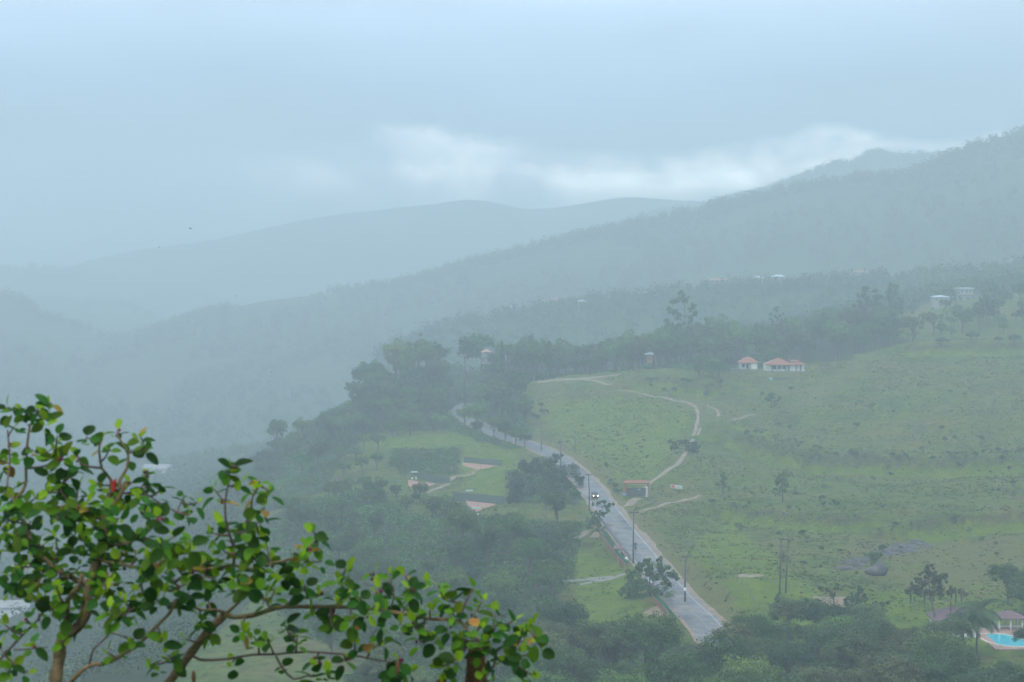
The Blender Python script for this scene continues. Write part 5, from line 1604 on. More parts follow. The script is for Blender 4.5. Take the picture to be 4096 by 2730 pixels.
# --- motorcycle and its rider
def make_rider():
    k = np.argmin(np.abs(ROAD[:, 1] - 484))
    t = ROAD[k - 3] - ROAD[k + 3]
    rz = math.atan2(t[1], t[0])
    nrm = np.array([t[1], -t[0], 0]) / np.hypot(t[0], t[1])
    pos = ROAD[k] + nrm * 0.75
    pos[2] = ROAD[k, 2] + 0.15
    e = empty('motorcycle', pos, 'dark motorcycle ridden along the wet road by the chain-link fence', 'motorcycle', rotz=rz)
    dk = mat('dark_motor_paint', (0.02, 0.02, 0.025), (0.03, 0.03, 0.035), 3, 0.4)
    for x in (0.65, -0.65):
        w = MB(); pth = [(x + 0.27 * math.cos(a), 0, 0.30 + 0.27 * math.sin(a)) for a in np.linspace(0, 2 * math.pi, 19)]
        w.tube(pth, 0.055, 8, cap=False); wo = w.build('wheel', M_BLACK, e)
        MB().tube([(x, -0.04, 0.30), (x, 0.04, 0.30)], 0.16, 10).build('hub', M_STEEL, wo)
    b = MB(); b.blob((0.15, 0, 0.78), (0.32, 0.16, 0.16)); b.blob((0.05, 0, 0.48), (0.26, 0.15, 0.2)); b.build('tank_and_engine', dk, e, True)
    MB().box((-0.45, 0, 0.80), (0.7, 0.24, 0.1)).build('seat', M_BLACK, e)
    MB().tube([(0.65, 0, 0.30), (0.42, 0, 1.0)], 0.045, 8).build('fork', M_STEEL, e)
    MB().tube([(0.30, -0.40, 1.08), (0.44, 0, 1.02), (0.30, 0.40, 1.08)], 0.022, 6).build('handlebar', M_STEEL, e)
    MB().blob((0.58, 0, 0.88), (0.08, 0.1, 0.1)).build('headlamp', mat('lamp_glass', (0.55, 0.55, 0.5), (0.5, 0.5, 0.46), 2, 0.2), e, True)
    MB().tube([(-0.1, -0.16, 0.35), (-0.8, -0.18, 0.38)], 0.045, 8).build('exhaust', M_STEEL, e)
    pe = empty('person', pos, 'person in dark clothes and helmet riding the motorcycle', 'person', rotz=rz)
    vs_ = [((-0.35, 0, 0.92), .16), ((-0.33, 0, 1.12), .17), ((-0.24, 0, 1.36), .20), ((-0.20, 0, 1.48), .10), ((-0.16, 0, 1.58), .075),
           ((-0.20, .20, 1.42), .085), ((-0.05, .36, 1.20), .065), ((0.20, .38, 1.12), .05), ((0.31, .37, 1.10), .04),
           ((-0.20, -.20, 1.42), .085), ((-0.05, -.36, 1.20), .065), ((0.20, -.38, 1.12), .05), ((0.31, -.37, 1.10), .04),
           ((-0.28, .13, 0.90), .12), ((0.10, .21, 0.80), .095), ((-0.02, .20, 0.42), .065), ((0.06, .20, 0.30), .055), ((0.18, .21, 0.27), .04),
           ((-0.28, -.13, 0.90), .12), ((0.10, -.21, 0.80), .095), ((-0.02, -.20, 0.42), .065), ((0.06, -.20, 0.30), .055), ((0.18, -.21, 0.27), .04)]
    ed = [(0, 1), (1, 2), (2, 3), (3, 4), (2, 5), (5, 6), (6, 7), (7, 8), (2, 9), (9, 10), (10, 11), (11, 12), (0, 13), (13, 14), (14, 15), (15, 16), (16, 17), (0, 18), (18, 19), (19, 20), (20, 21), (21, 22)]
    me = bpy.data.meshes.new('body'); me.from_pydata([v for v, _ in vs_], ed, [])
    me.materials.append(mat('dark_clothes', (0.022, 0.022, 0.028), (0.035, 0.035, 0.04), 4, 0.8))
    o = link('body', me, pe)
    md = o.modifiers.new('skin', 'SKIN')
    for i, (_, r_) in enumerate(vs_): me.skin_vertices[0].data[i].radius = (r_, r_)
    me.skin_vertices[0].data[0].use_root = True
    sb_ = o.modifiers.new('sub', 'SUBSURF'); sb_.levels = 1; sb_.render_levels = 1
    h = MB(); h.blob((-0.13, 0, 1.70), (0.145, 0.125, 0.15), 14, 10); hm = h.build('helmet', M_BLACK, pe, True)
    MB().blob((-0.07, 0, 1.69), (0.1, 0.105, 0.06), 12, 8).build('visor', M_GLASS, hm, True)


make_rider()

# --- fences
def line_points(px_list, step):
    p = smooth_line(np.array([P(*q) for q in px_list]), step)
    p[:, 2] = H(p[:, 0], p[:, 1])
    return p


def offset_road(y0, y1, off, step=1):
    k = np.where((ROAD[:, 1] >= y0) & (ROAD[:, 1] <= y1))[0]
    t = np.gradient(ROAD[:, :2], axis=0); t /= np.linalg.norm(t, axis=1)[:, None]
    n = np.column_stack([t[:, 1], -t[:, 0]])
    return np.column_stack([ROAD[k, :2] + n[k] * off, ROAD[k, 2]])


# chain-link fence on a white kerb along the verge
fl = offset_road(466, 545, -4.0)
e = empty('chain_link_fence', fl[0], 'grey chain-link fence with posts along the road above the lawn', 'fence')
o0 = fl[0]
fz = H(fl[:, 0], fl[:, 1])
post_me = MB().tube([(0, 0, -0.3), (0, 0, 2.0)], 0.04, 6).mesh('post', M_STEEL)
for k in range(0, len(fl), 1): link('post', post_me, e, (fl[k, 0] - o0[0], fl[k, 1] - o0[1], fz[k] - o0[2]))
MB().tube([(p_[0] - o0[0], p_[1] - o0[1], z_ - o0[2] + 1.98) for p_, z_ in zip(fl, fz)], 0.03, 6).build('top_rail', M_STEEL, e)
kb = MB()
for k in range(len(fl) - 1):
    a = np.array([fl[k, 0], fl[k, 1], fz[k]]) - o0; c_ = np.array([fl[k + 1, 0], fl[k + 1, 1], fz[k + 1]]) - o0
    kb.tube([a + [0, 0, 0.05], c_ + [0, 0, 0.05]], 0.12, 4)
kb.build('kerb', M_WHITE, e)
q = []
for k in range(len(fl) - 1):
    a = np.array([fl[k, 0], fl[k, 1], fz[k]]) - o0; c_ = np.array([fl[k + 1, 0], fl[k + 1, 1], fz[k + 1]]) - o0
    d = c_ - a
    for j in range(14):
        for s in (0, 1):
            t0, t1 = j / 14, j / 14 + (0.9 if s == 0 else -0.9)
            h0, h1 = 0.12, 1.95
            if t1 > 1: h1 = 0.12 + 1.83 * (1 - t0) / (t1 - t0); t1 = 1
            if t1 < 0: h1 = 0.12 + 1.83 * t0 / (t0 - t1); t1 = 0
            p0, p1 = a + d * t0 + [0, 0, h0], a + d * t1 + [0, 0, h1]
            w = np.array([0.03, 0.0, 0.0])
            q.append([p0 - w, p0 + w, p1 + w, p1 - w])
link('wire_mesh', mesh_quads('wire_mesh', np.array(q), M_STEEL), e)['kind'] = 'stuff'

# orange plank retaining fence with green shade net above it, in two visible runs
def plank_fence(y0, y1, off, label, net_label, hgt):
    ln = offset_road(y0, y1, off)
    dd = np.concatenate([[0], np.cumsum(np.linalg.norm(np.diff(ln[:, :2], axis=0), axis=1))])
    s = np.arange(0, dd[-1], 0.62)
    x = np.interp(s, dd, ln[:, 0]); y = np.interp(s, dd, ln[:, 1]); z = H(x, y)
    e = empty('plank_fence', (x[0], y[0], z[0]), label, 'fence')
    ang = math.atan2(y[-1] - y[0], x[-1] - x[0])
    pm = [MB().box((0, 0, hgt / 2 - 0.4), (0.58, 0.09 + 0.02 * k, hgt + 0.6 + 0.12 * k)).mesh('plank', M_WOODPLANK) for k in range(3)]
    for k in range(len(s)):
        o = link('plank', pm[k % 3], e, (x[k] - x[0] + 0.02 * (k % 2), y[k] - y[0], z[k] - z[0]), ang)
    n = empty('shade_net', (x[0], y[0], z[0]), net_label, 'net')
    st = 5
    for k in range(0, len(s) - st, st):
        a = np.array([x[k] - x[0] + 0.5, y[k] - y[0], z[k] - z[0]]); b2 = np.array([x[k + st] - x[0] + 0.5, y[k + st] - y[0], z[k + st] - z[0]])
        sag = 0.12 * math.sin(k)
        MB().add([a + [0, 0, hgt - 0.4], b2 + [0, 0, hgt - 0.4], b2 + [0.1, 0, hgt + 0.6], (a + b2) / 2 + [0.1, 0, hgt + 0.5 + sag], a + [0.1, 0, hgt + 0.6]], [(0, 1, 2, 3, 4)]).build('net_panel', M_MESHGREEN, n)
        MB().tube([a + [0.06, 0, -0.4], a + [0.12, 0, hgt + 0.65]], 0.05, 5).build('post', M_POSTWOOD, n)


plank_fence(458, 512, -6.6, 'orange-brown plank fence below the green net beside the lawn', 'green shade net along the top of the orange plank fence above the lawn', 1.25)
plank_fence(398, 424, -5.9, 'orange-brown plank fence at the foot of the verge near the bare earth', 'green shade net edging the verge where the asphalt comes out of the woods', 1.2)

# pasture fence posts along the right verge
fp = offset_road(392, 700, 13.0)
e = empty('post_fence', (fp[0][0], fp[0][1], Hs(fp[0][0], fp[0][1])), 'thin wire fence on grey posts along the pasture side of the road', 'fence')
pm = MB().tube([(0, 0, -0.3), (0, 0, 1.45)], 0.07, 5).mesh('post', M_POSTWOOD)
fz = H(fp[:, 0], fp[:, 1])
for k in range(0, len(fp), 2):
    o = link('post', pm, e, (fp[k, 0] - fp[0, 0], fp[k, 1] - fp[0, 1], fz[k] - fz[0]), 0)
    o.rotation_euler = (rng.normal() * 0.06, rng.normal() * 0.06, 0)
for hgt in (0.5, 0.95, 1.35):
    MB().tube([(p_[0] - fp[0, 0], p_[1] - fp[0, 1], z_ - fz[0] + hgt) for p_, z_ in zip(fp[::2], fz[::2])], 0.012, 4).build('wire', M_STEEL, e)

# --- little shelter on the lawn and what stands by it
sp = P(2474, 2232, 478); sp[2] = Hs(sp[0], sp[1])
e = empty('shelter', sp, 'small open shelter with a purplish roof at the edge of the lawn', 'shelter')
for x in (-0.85, 0.85):
    for y in (-0.7, 0.7): MB().tube([(x, y, -0.3), (x, y, 1.75)], 0.06, 6).build('post', M_POSTWOOD, e)
MB().add([(-1.2, -1.1, 1.65), (1.2, -1.1, 1.65), (1.2, 1.1, 2.15), (-1.2, 1.1, 2.15), (-1.2, -1.1, 1.75), (1.2, -1.1, 1.75), (1.2, 1.1, 2.25), (-1.2, 1.1, 2.25)], [(3, 2, 1, 0), (4, 5, 6, 7), (0, 1, 5, 4), (1, 2, 6, 5), (2, 3, 7, 6), (3, 0, 4, 7)]).build('roof', M_TILE_DARK, e)
def white_chair(name, loc, rot, label, group):
    e = empty(name, loc, label, 'chair', group, rot)
    MB().box((0, 0, 0.43), (0.46, 0.46, 0.05)).build('seat', M_CLOTH, e)
    MB().box((0, 0.22, 0.72), (0.46, 0.05, 0.5)).build('backrest', M_CLOTH, e)
    for x in (-0.2, 0.2):
        for y in (-0.2, 0.2): MB().box((x, y, 0.2), (0.05, 0.05, 0.42)).build('leg', M_CLOTH, e)
white_chair('plastic_chair', (sp[0] + 0.3, sp[1] - 0.5, sp[2]), 0.6, 'white plastic chair under the purplish-roofed shelter', None)
bx_ = P(2505, 2248, 470); bx_[2] = Hs(bx_[0], bx_[1])
k_ = empty('white_sack', bx_, 'white sack lying on the lawn below the orange plank fence', 'sack')
sk = MB(); sk.blob((0, 0, 0.35), (0.5, 0.32, 0.45), 12, 8); sk.v = [(x * (1 + 0.15 * math.sin(z * 9)), y, max(z, 0.0)) for x, y, z in sk.v]; sk.build('bag', M_CLOTH, k_, True)

# --- clay courts with windbreak walls and umpire shades
CQ = [[(1848, 1854), (2000, 1864), (1962, 1872), (1915, 1884), (1856, 1897)], [(1632, 1926), (1742, 1936), (1705, 1952), (1668, 1964), (1634, 1948)], [(1862, 2006), (1985, 2020), (1945, 2034), (1905, 2050), (1878, 2040)]]
WQ = [((1856, 1853), (2008, 1866), 2.0), ((1672, 1926), (1800, 1936), 1.9), ((1812, 2004), (2018, 2022), 2.5)]
for i, c in enumerate(COURT):
    e = empty('clay_court', (c[0], c[1], c[2]), ['orange clay court below the upper lawn with a dark net wall', 'reddish clay court half hidden by the clipped hedge', 'pinkish clay court just above the wood'][i], 'court')
    top = []
    for px, py in CQ[i]:
        q_ = hit(px, py); top.append((q_[0] - c[0], q_[1] - c[1], q_[2] - c[2] + 0.10))
    n = len(top)
    MB().add(top + [(x, y, z - 0.5) for x, y, z in top], [tuple(range(n))[::-1], *[(k, (k + 1) % n, n + (k + 1) % n, n + k) for k in range(n)]]).build('playing_surface', M_CLAY, e)
    for k in (0, n // 2 + 1):
        MB().tube([np.array(top[k]) + [0.5, -0.4, -0.2], np.array(top[k]) + [0.5, -0.4, 2.6]], 0.05, 6).build('post', M_STEEL, e)
    a_, b_, hgt = WQ[i]
    A_, B_ = hit(*a_), hit(*b_)
    A_[1] += 0.6; B_[1] += 0.6
    wb = empty('windbreak_wall', A_, ['dark green net wall behind the orange clay court', 'dark green net wall behind the hedge-side clay court', 'long dark green net wall behind the pinkish clay court'][i], 'wall')
    nn = 8
    for k in range(nn):
        u0, u1 = (B_ - A_) * k / nn, (B_ - A_) * (k + 0.998) / nn
        sg_ = 0.10 * math.sin(k * 1.9 + i)
        MB().add([u0 + [0, 0, -0.3], u1 + [0, 0, -0.3], u1 + [0, 0, hgt + sg_], u0 + [0, 0, hgt - sg_ * 0.5], u0 + [0, .04, -0.3], u1 + [0, .04, -0.3], u1 + [0, .04, hgt + sg_], u0 + [0, .04, hgt - sg_ * 0.5]],
                 [(0, 1, 2, 3), (7, 6, 5, 4), (3, 2, 6, 7), (0, 3, 7, 4), (1, 5, 6, 2)]).build('net_panel', M_NETDARK, wb)
        MB().tube([u0 + [0, 0.1, -0.3], u0 + [0, 0.1, hgt + 0.1]], 0.05, 6).build('post', M_STEEL, wb)
for i, (px, py) in enumerate([(1656, 1925), (1876, 1998), (1903, 2068)]):
    p_ = hit(px, py)
    e = empty('sunshade', p_, ['square sunshade over white chairs beside the hedge-side court', 'square sunshade over white chairs before the long dark net wall', 'square sunshade above the wood below the pinkish court'][i], 'sunshade')
    MB().tube([(0, 0, -0.2), (0, 0, 2.5)], 0.05, 6).build('pole', M_STEEL, e)
    MB().add([(-1.1, -0.9, 2.38), (1.1, -0.9, 2.38), (1.25, 0.9, 2.62), (-0.95, 0.9, 2.62), (-1.1, -0.9, 2.30), (1.1, -0.9, 2.30), (1.25, 0.9, 2.54), (-0.95, 0.9, 2.54)], [(0, 1, 2, 3), (7, 6, 5, 4), (0, 4, 5, 1), (1, 5, 6, 2), (2, 6, 7, 3), (3, 7, 4, 0)]).build('canopy', mat('pale_green_canopy', (0.30, 0.40, 0.33), (0.24, 0.34, 0.28), 2, 0.7), e)
    for k, dx in enumerate((-0.6, 0.75)):
        white_chair('plastic_chair', (p_[0] + dx, p_[1] - 0.4, Hs(p_[0] + dx, p_[1] - 0.4)), 0.5 * k, 'white plastic chair under the sunshade ' + ['beside the hedge-side court', 'before the long dark net wall', 'below the pinkish court'][i], 'chairs under the court sunshades')
# clipped hedges: dense leaf blocks
def hedge(px0, px1, py, hgt, dep, label, seed, lm=M_LEAF):
    a, b = hit(px0, py[0]), hit(px1, py[1])
    L_ = np.linalg.norm(b - a)
    r = np.random.default_rng(seed)
    e = empty('hedge', a, label, 'hedge')
    n = int(L_ * 5)
    t_ = r.random(n)
    cs = (b - a)[None] * t_[:, None] + np.column_stack([r.normal(0, dep * 0.2, n), r.normal(0, dep * 0.3, n), r.random(n) ** 0.8 * hgt])
    q, tt = leaf_quads(r, cs, np.tile([[0.7, 0.7, 0.5]], (n, 1)), 22, 0.42)
    link('foliage', mesh_quads('foliage', q, lm, tt), e)
    PLACED.append((*(a[:2] + b[:2]) / 2, 8))


hedge(1560, 1700, (1868, 1872), 3.2, 2.0, 'tall clipped hedge, the taller of two by the clay courts', 401, M_LEAF)
hedge(1620, 1720, (1835, 1845), 2.4, 1.8, 'low clipped hedge behind the taller one above the clay courts', 402, M_LEAF_LIGHT)
hedge(1170, 1340, (2010, 2020), 2.0, 2.0, 'pale green hedge row sloping down towards the misty valley', 403, M_LEAF_LIGHT)
hedge(1690, 1870, (2010, 2050), 2.0, 2.2, 'yellowish-green hedge row below the lowest clay court', 404, M_LEAF_LIGHT)

# --- pool house, pool, gazebo
sp_ = 388 / F
def PX(px, py, Y=388): return P(px, py, Y) - POOLYARD
e = empty('pool_house', POOLYARD, 'white pool house with a brown-violet hip roof behind the palm', 'house')
xh = (3850 - 3950) * sp_
wall_box(e, (xh, 8.0, 1.4), (8.2, 6.5, 3.2)); wall_box(e, (xh + 0.6, 3.6, 0.6), (5.6, 2.2, 1.8))
for k in range(3): window(e, xh - 2.6 + k * 2.4, 4.72, 1.7, 1.3, 1.3)
hip_roof(e, xh, 8.0, 3.0, 8.2, 6.5, 2.1, M_TILE_DARK, 0.7, 3.2, 7)
MB().add([(xh - 2.2, 1.2, 0.55), (xh + 0.9, 1.2, 0.55), (xh + 1.7, 2.6, 1.15), (xh - 1.4, 2.6, 1.15), (xh - 2.2, 1.2, 0.45), (xh + 0.9, 1.2, 0.45), (xh + 1.7, 2.6, 1.05), (xh - 1.4, 2.6, 1.05)], [(0, 1, 2, 3), (7, 6, 5, 4), (0, 4, 5, 1), (1, 5, 6, 2), (2, 6, 7, 3), (3, 7, 4, 0)]).build('porch_roof', M_WHITE, e)
M_WATER = mat('pool_water', (0.05, 0.48, 0.56), (0.06, 0.54, 0.62), 0.5, 0.08, 0.05, 0.5)
M_DECK = mat('terracotta_deck', (0.42, 0.26, 0.20), (0.34, 0.21, 0.17), 0.8, 0.6, 0.1, c3=(0.45, 0.31, 0.26))
M_COPING = mat('cream_coping', (0.66, 0.60, 0.46), (0.58, 0.53, 0.41), 1.0, 0.6)
dk = empty('pool_terrace', POOLYARD, 'terracotta paved terrace around the turquoise pool', 'terrace')
x0, x1 = PX(3925, 2560)[0], PX(4110, 2560)[0]
dm = [MB().box((0, 0, 0.1), (1.47, 1.47, 0.3)).mesh('paving_slab', M_DECK)]
nx = int((x1 - x0) / 1.5) + 1
for i in range(nx):
    for j in range(14):
        x, y = x0 + 0.75 + i * 1.5, -9.0 + j * 1.5
        if PX(3945, 2560)[0] + 0.2 < x < PX(4075, 2560)[0] - 0.5 and -6.5 < y < 4.6: continue
        link('paving_slab', dm[0], dk, (x, y, 0.004 * ((i * 7 + j * 3) % 4)))
def pool_outline(grow):
    pp = [(-3.9, 5.4), (-1.0, 6.0), (1.4, 5.0), (3.2, 1.4), (3.5, -2.4), (2.8, -5.6), (0.8, -6.6), (-1.2, -5.9), (-2.4, -4.6), (-3.6, -2.6), (-4.2, 1.2)]
    cx = PX(4008, 2560)[0]
    p = smooth_line(np.array([(x, y, 0) for x, y in pp + pp[:1]]), 0.5)[:-1]
    n = p / np.linalg.norm(p, axis=1)[:, None]
    return [(cx + a[0] + b[0] * grow, -0.6 + a[1] + b[1] * grow) for a, b in zip(p, n)]
pe = empty('swimming_pool', POOLYARD, 'turquoise swimming pool with rounded cream edge beside the pool house', 'pool')
ou, inn = pool_outline(0.45), pool_outline(0.0)
n = len(inn)
m = MB(); m.add([(x, y, 0.30) for x, y in ou] + [(x, y, 0.30) for x, y in inn] + [(x, y, -0.2) for x, y in ou] + [(x, y, -0.5) for x, y in inn],
                [(i, (i + 1) % n, n + (i + 1) % n, n + i) for i in range(n)] + [(2 * n + i, 2 * n + (i + 1) % n, (i + 1) % n, i) for i in range(n)] + [(n + i, n + (i + 1) % n, 3 * n + (i + 1) % n, 3 * n + i) for i in range(n)])
m.build('coping', M_COPING, pe)
MB().add([(x, y, 0.16) for x, y in inn], [tuple(range(n))[::-1]]).build('water', M_WATER, pe)
MB().add([(x, y, -0.1) for x, y in ou], [tuple(range(n))[::-1]]).build('basin', M_WHITE, pe)
gz = PX(4048, 2515, 394)
ge = empty('gazebo', POOLYARD + [gz[0], 11.0, 0], 'open gazebo with a brown-violet roof on white columns beyond the pool', 'gazebo')
for x in (-2.3, 0.0, 2.3):
    for y in (-2.0, 2.0): MB().tube([(x, y, -0.1), (x, y, 2.6)], 0.2, 10).build('column', M_WHITE, ge, True)
MB().box((0, 0, 0.12), (5.6, 5.0, 0.3)).build('floor_slab', M_DECK, ge)
hip_roof(ge, 0, 0, 2.6, 5.0, 4.4, 1.2, M_TILE_DARK, 0.5, 0.8, 5)
rl = MB()
rl.tube([(-2.3, -2.0, 1.0), (0, -2.0, 1.0), (2.3, -2.0, 1.0)], 0.05, 6); rl.build('railing', M_WHITE, ge)
# birds in the mist
for i, (px, py, Y, s) in enumerate([(762, 915, 300, 1.0), (637, 990, 320, 0.6), (780, 1337, 300, 0.7), (1086, 1491, 330, 0.6), (945, 1185, 330, 0.55)]):
    p_ = P(px, py, Y)
    b = MB()
    b.blob((0, 0, 0), (0.06 * s, 0.2 * s, 0.06 * s), 8, 6)
    for sd_ in (-1, 1): b.add([(0, 0.08 * s, 0.02), (0, -0.08 * s, 0.02), (sd_ * 0.2 * s, -0.04 * s, 0.1 * s), (sd_ * 0.2 * s, 0.1 * s, 0.1 * s), (sd_ * 0.42 * s, 0.0, 0.02 * s)], [(0, 1, 2, 3), (3, 2, 4), (3, 2, 1, 0), (4, 2, 3)])
    b.add([(0, -0.18 * s, 0), (-0.06 * s, -0.32 * s, 0), (0.06 * s, -0.32 * s, 0)], [(0, 1, 2), (2, 1, 0)])
    tag(b.build('bird', M_BLACK, None, False, p_, 1.2 + i), 'small dark bird flying in the misty air over the valley', 'bird', 'birds over the valley')
# ------------------------------------------------------------------ the leafy tree close by
YF = 7.5
MPP = YF / F                                  # metres per photograph pixel at the tree
M_FBARK = mat('mossy_bark', (0.300, 0.205, 0.105), (0.175, 0.125, 0.060), 14, 0.8, 0.5, 0.25, c3=(0.190, 0.170, 0.060))
M_TWIG = mat('brown_twig', (0.165, 0.115, 0.085), (0.100, 0.070, 0.055), 20, 0.7, 0.2)
LK = dict(objvar=0.3, huevar=0.012, translucent=0.40, tintvar=0.30)
M_FL_MATURE = mat('glossy_mature_leaf', (0.026, 0.088, 0.012), (0.044, 0.122, 0.014), 18, 0.5, 0, 0.12, **LK)
M_FL_MID = mat('green_leaf', (0.090, 0.195, 0.012), (0.120, 0.235, 0.014), 18, 0.5, 0, 0.12, **LK)
M_FL_YOUNG = mat('young_leaf', (0.200, 0.320, 0.012), (0.260, 0.360, 0.014), 18, 0.5, 0, 0.22, **dict(LK, translucent=0.45))
M_FL_OLD = mat('yellowed_leaf', (0.30, 0.24, 0.025), (0.28, 0.11, 0.025), 12, 0.5, 0, 0.3, **LK)
M_FIG = mat('red_fig', (0.22, 0.028, 0.040), (0.13, 0.020, 0.035), 30, 0.4, 0, 0.4, objvar=0.5, huevar=0.03)
M_BRACT = mat('red_bract', (0.36, 0.020, 0.018), (0.22, 0.03, 0.015), 20, 0.5)
rf = np.random.default_rng(2024)


def leaf_shape(w, l, curl, fold):
    """an obovate leaf lying along +x from the origin, with a midrib fold and a curl"""
    V = []; Fs = []
    n, m = 8, 5
    for i in range(n + 1):
        t = i / n
        half = w / 2 * (math.sin(math.pi * t ** 0.85) ** 0.62) if 0 < t < 1 else 0.0
        if t > 0.5: half *= 1.0
        for j in range(m):
            s = (j / (m - 1)) * 2 - 1
            x = t * l; y = s * half
            z = -curl * l * t * t + fold * abs(s) * half - 0.10 * w * (1 - s * s) * math.sin(math.pi * t) * 0.3
            V.append((x, y, z))
    for i in range(n):
        for j in range(m - 1):
            a = i * m + j
            Fs.append((a, a + m, a + m + 1, a + 1))
    # stalk
    return V, Fs


LEAFVARS = [leaf_shape(0.041, 0.058, 0.10, 0.25), leaf_shape(0.048, 0.060, 0.22, 0.12), leaf_shape(0.036, 0.064, 0.30, 0.30), leaf_shape(0.044, 0.052, -0.08, 0.38)]
LMATS = [M_FL_MATURE, M_FL_MID, M_FL_YOUNG, M_FL_OLD]
LEAFMESH = {}
for vi, (V, Fs) in enumerate(LEAFVARS):
    for mi, mm in enumerate(LMATS):
        LEAFMESH[(vi, mi)] = MB().add(V, Fs).mesh('leaf', mm, True)

fb = P(205, 2900, YF)
ground_z = Hs(fb[0], fb[1])
FB = np.array([fb[0], fb[1], ground_z])
ficus = empty('ficus_tree', FB, 'leafy tree with rounded glossy leaves and small red figs on bare branches', 'tree')


def bp3(px, py, dy=0.0): return P(px, py, YF + dy) - FB


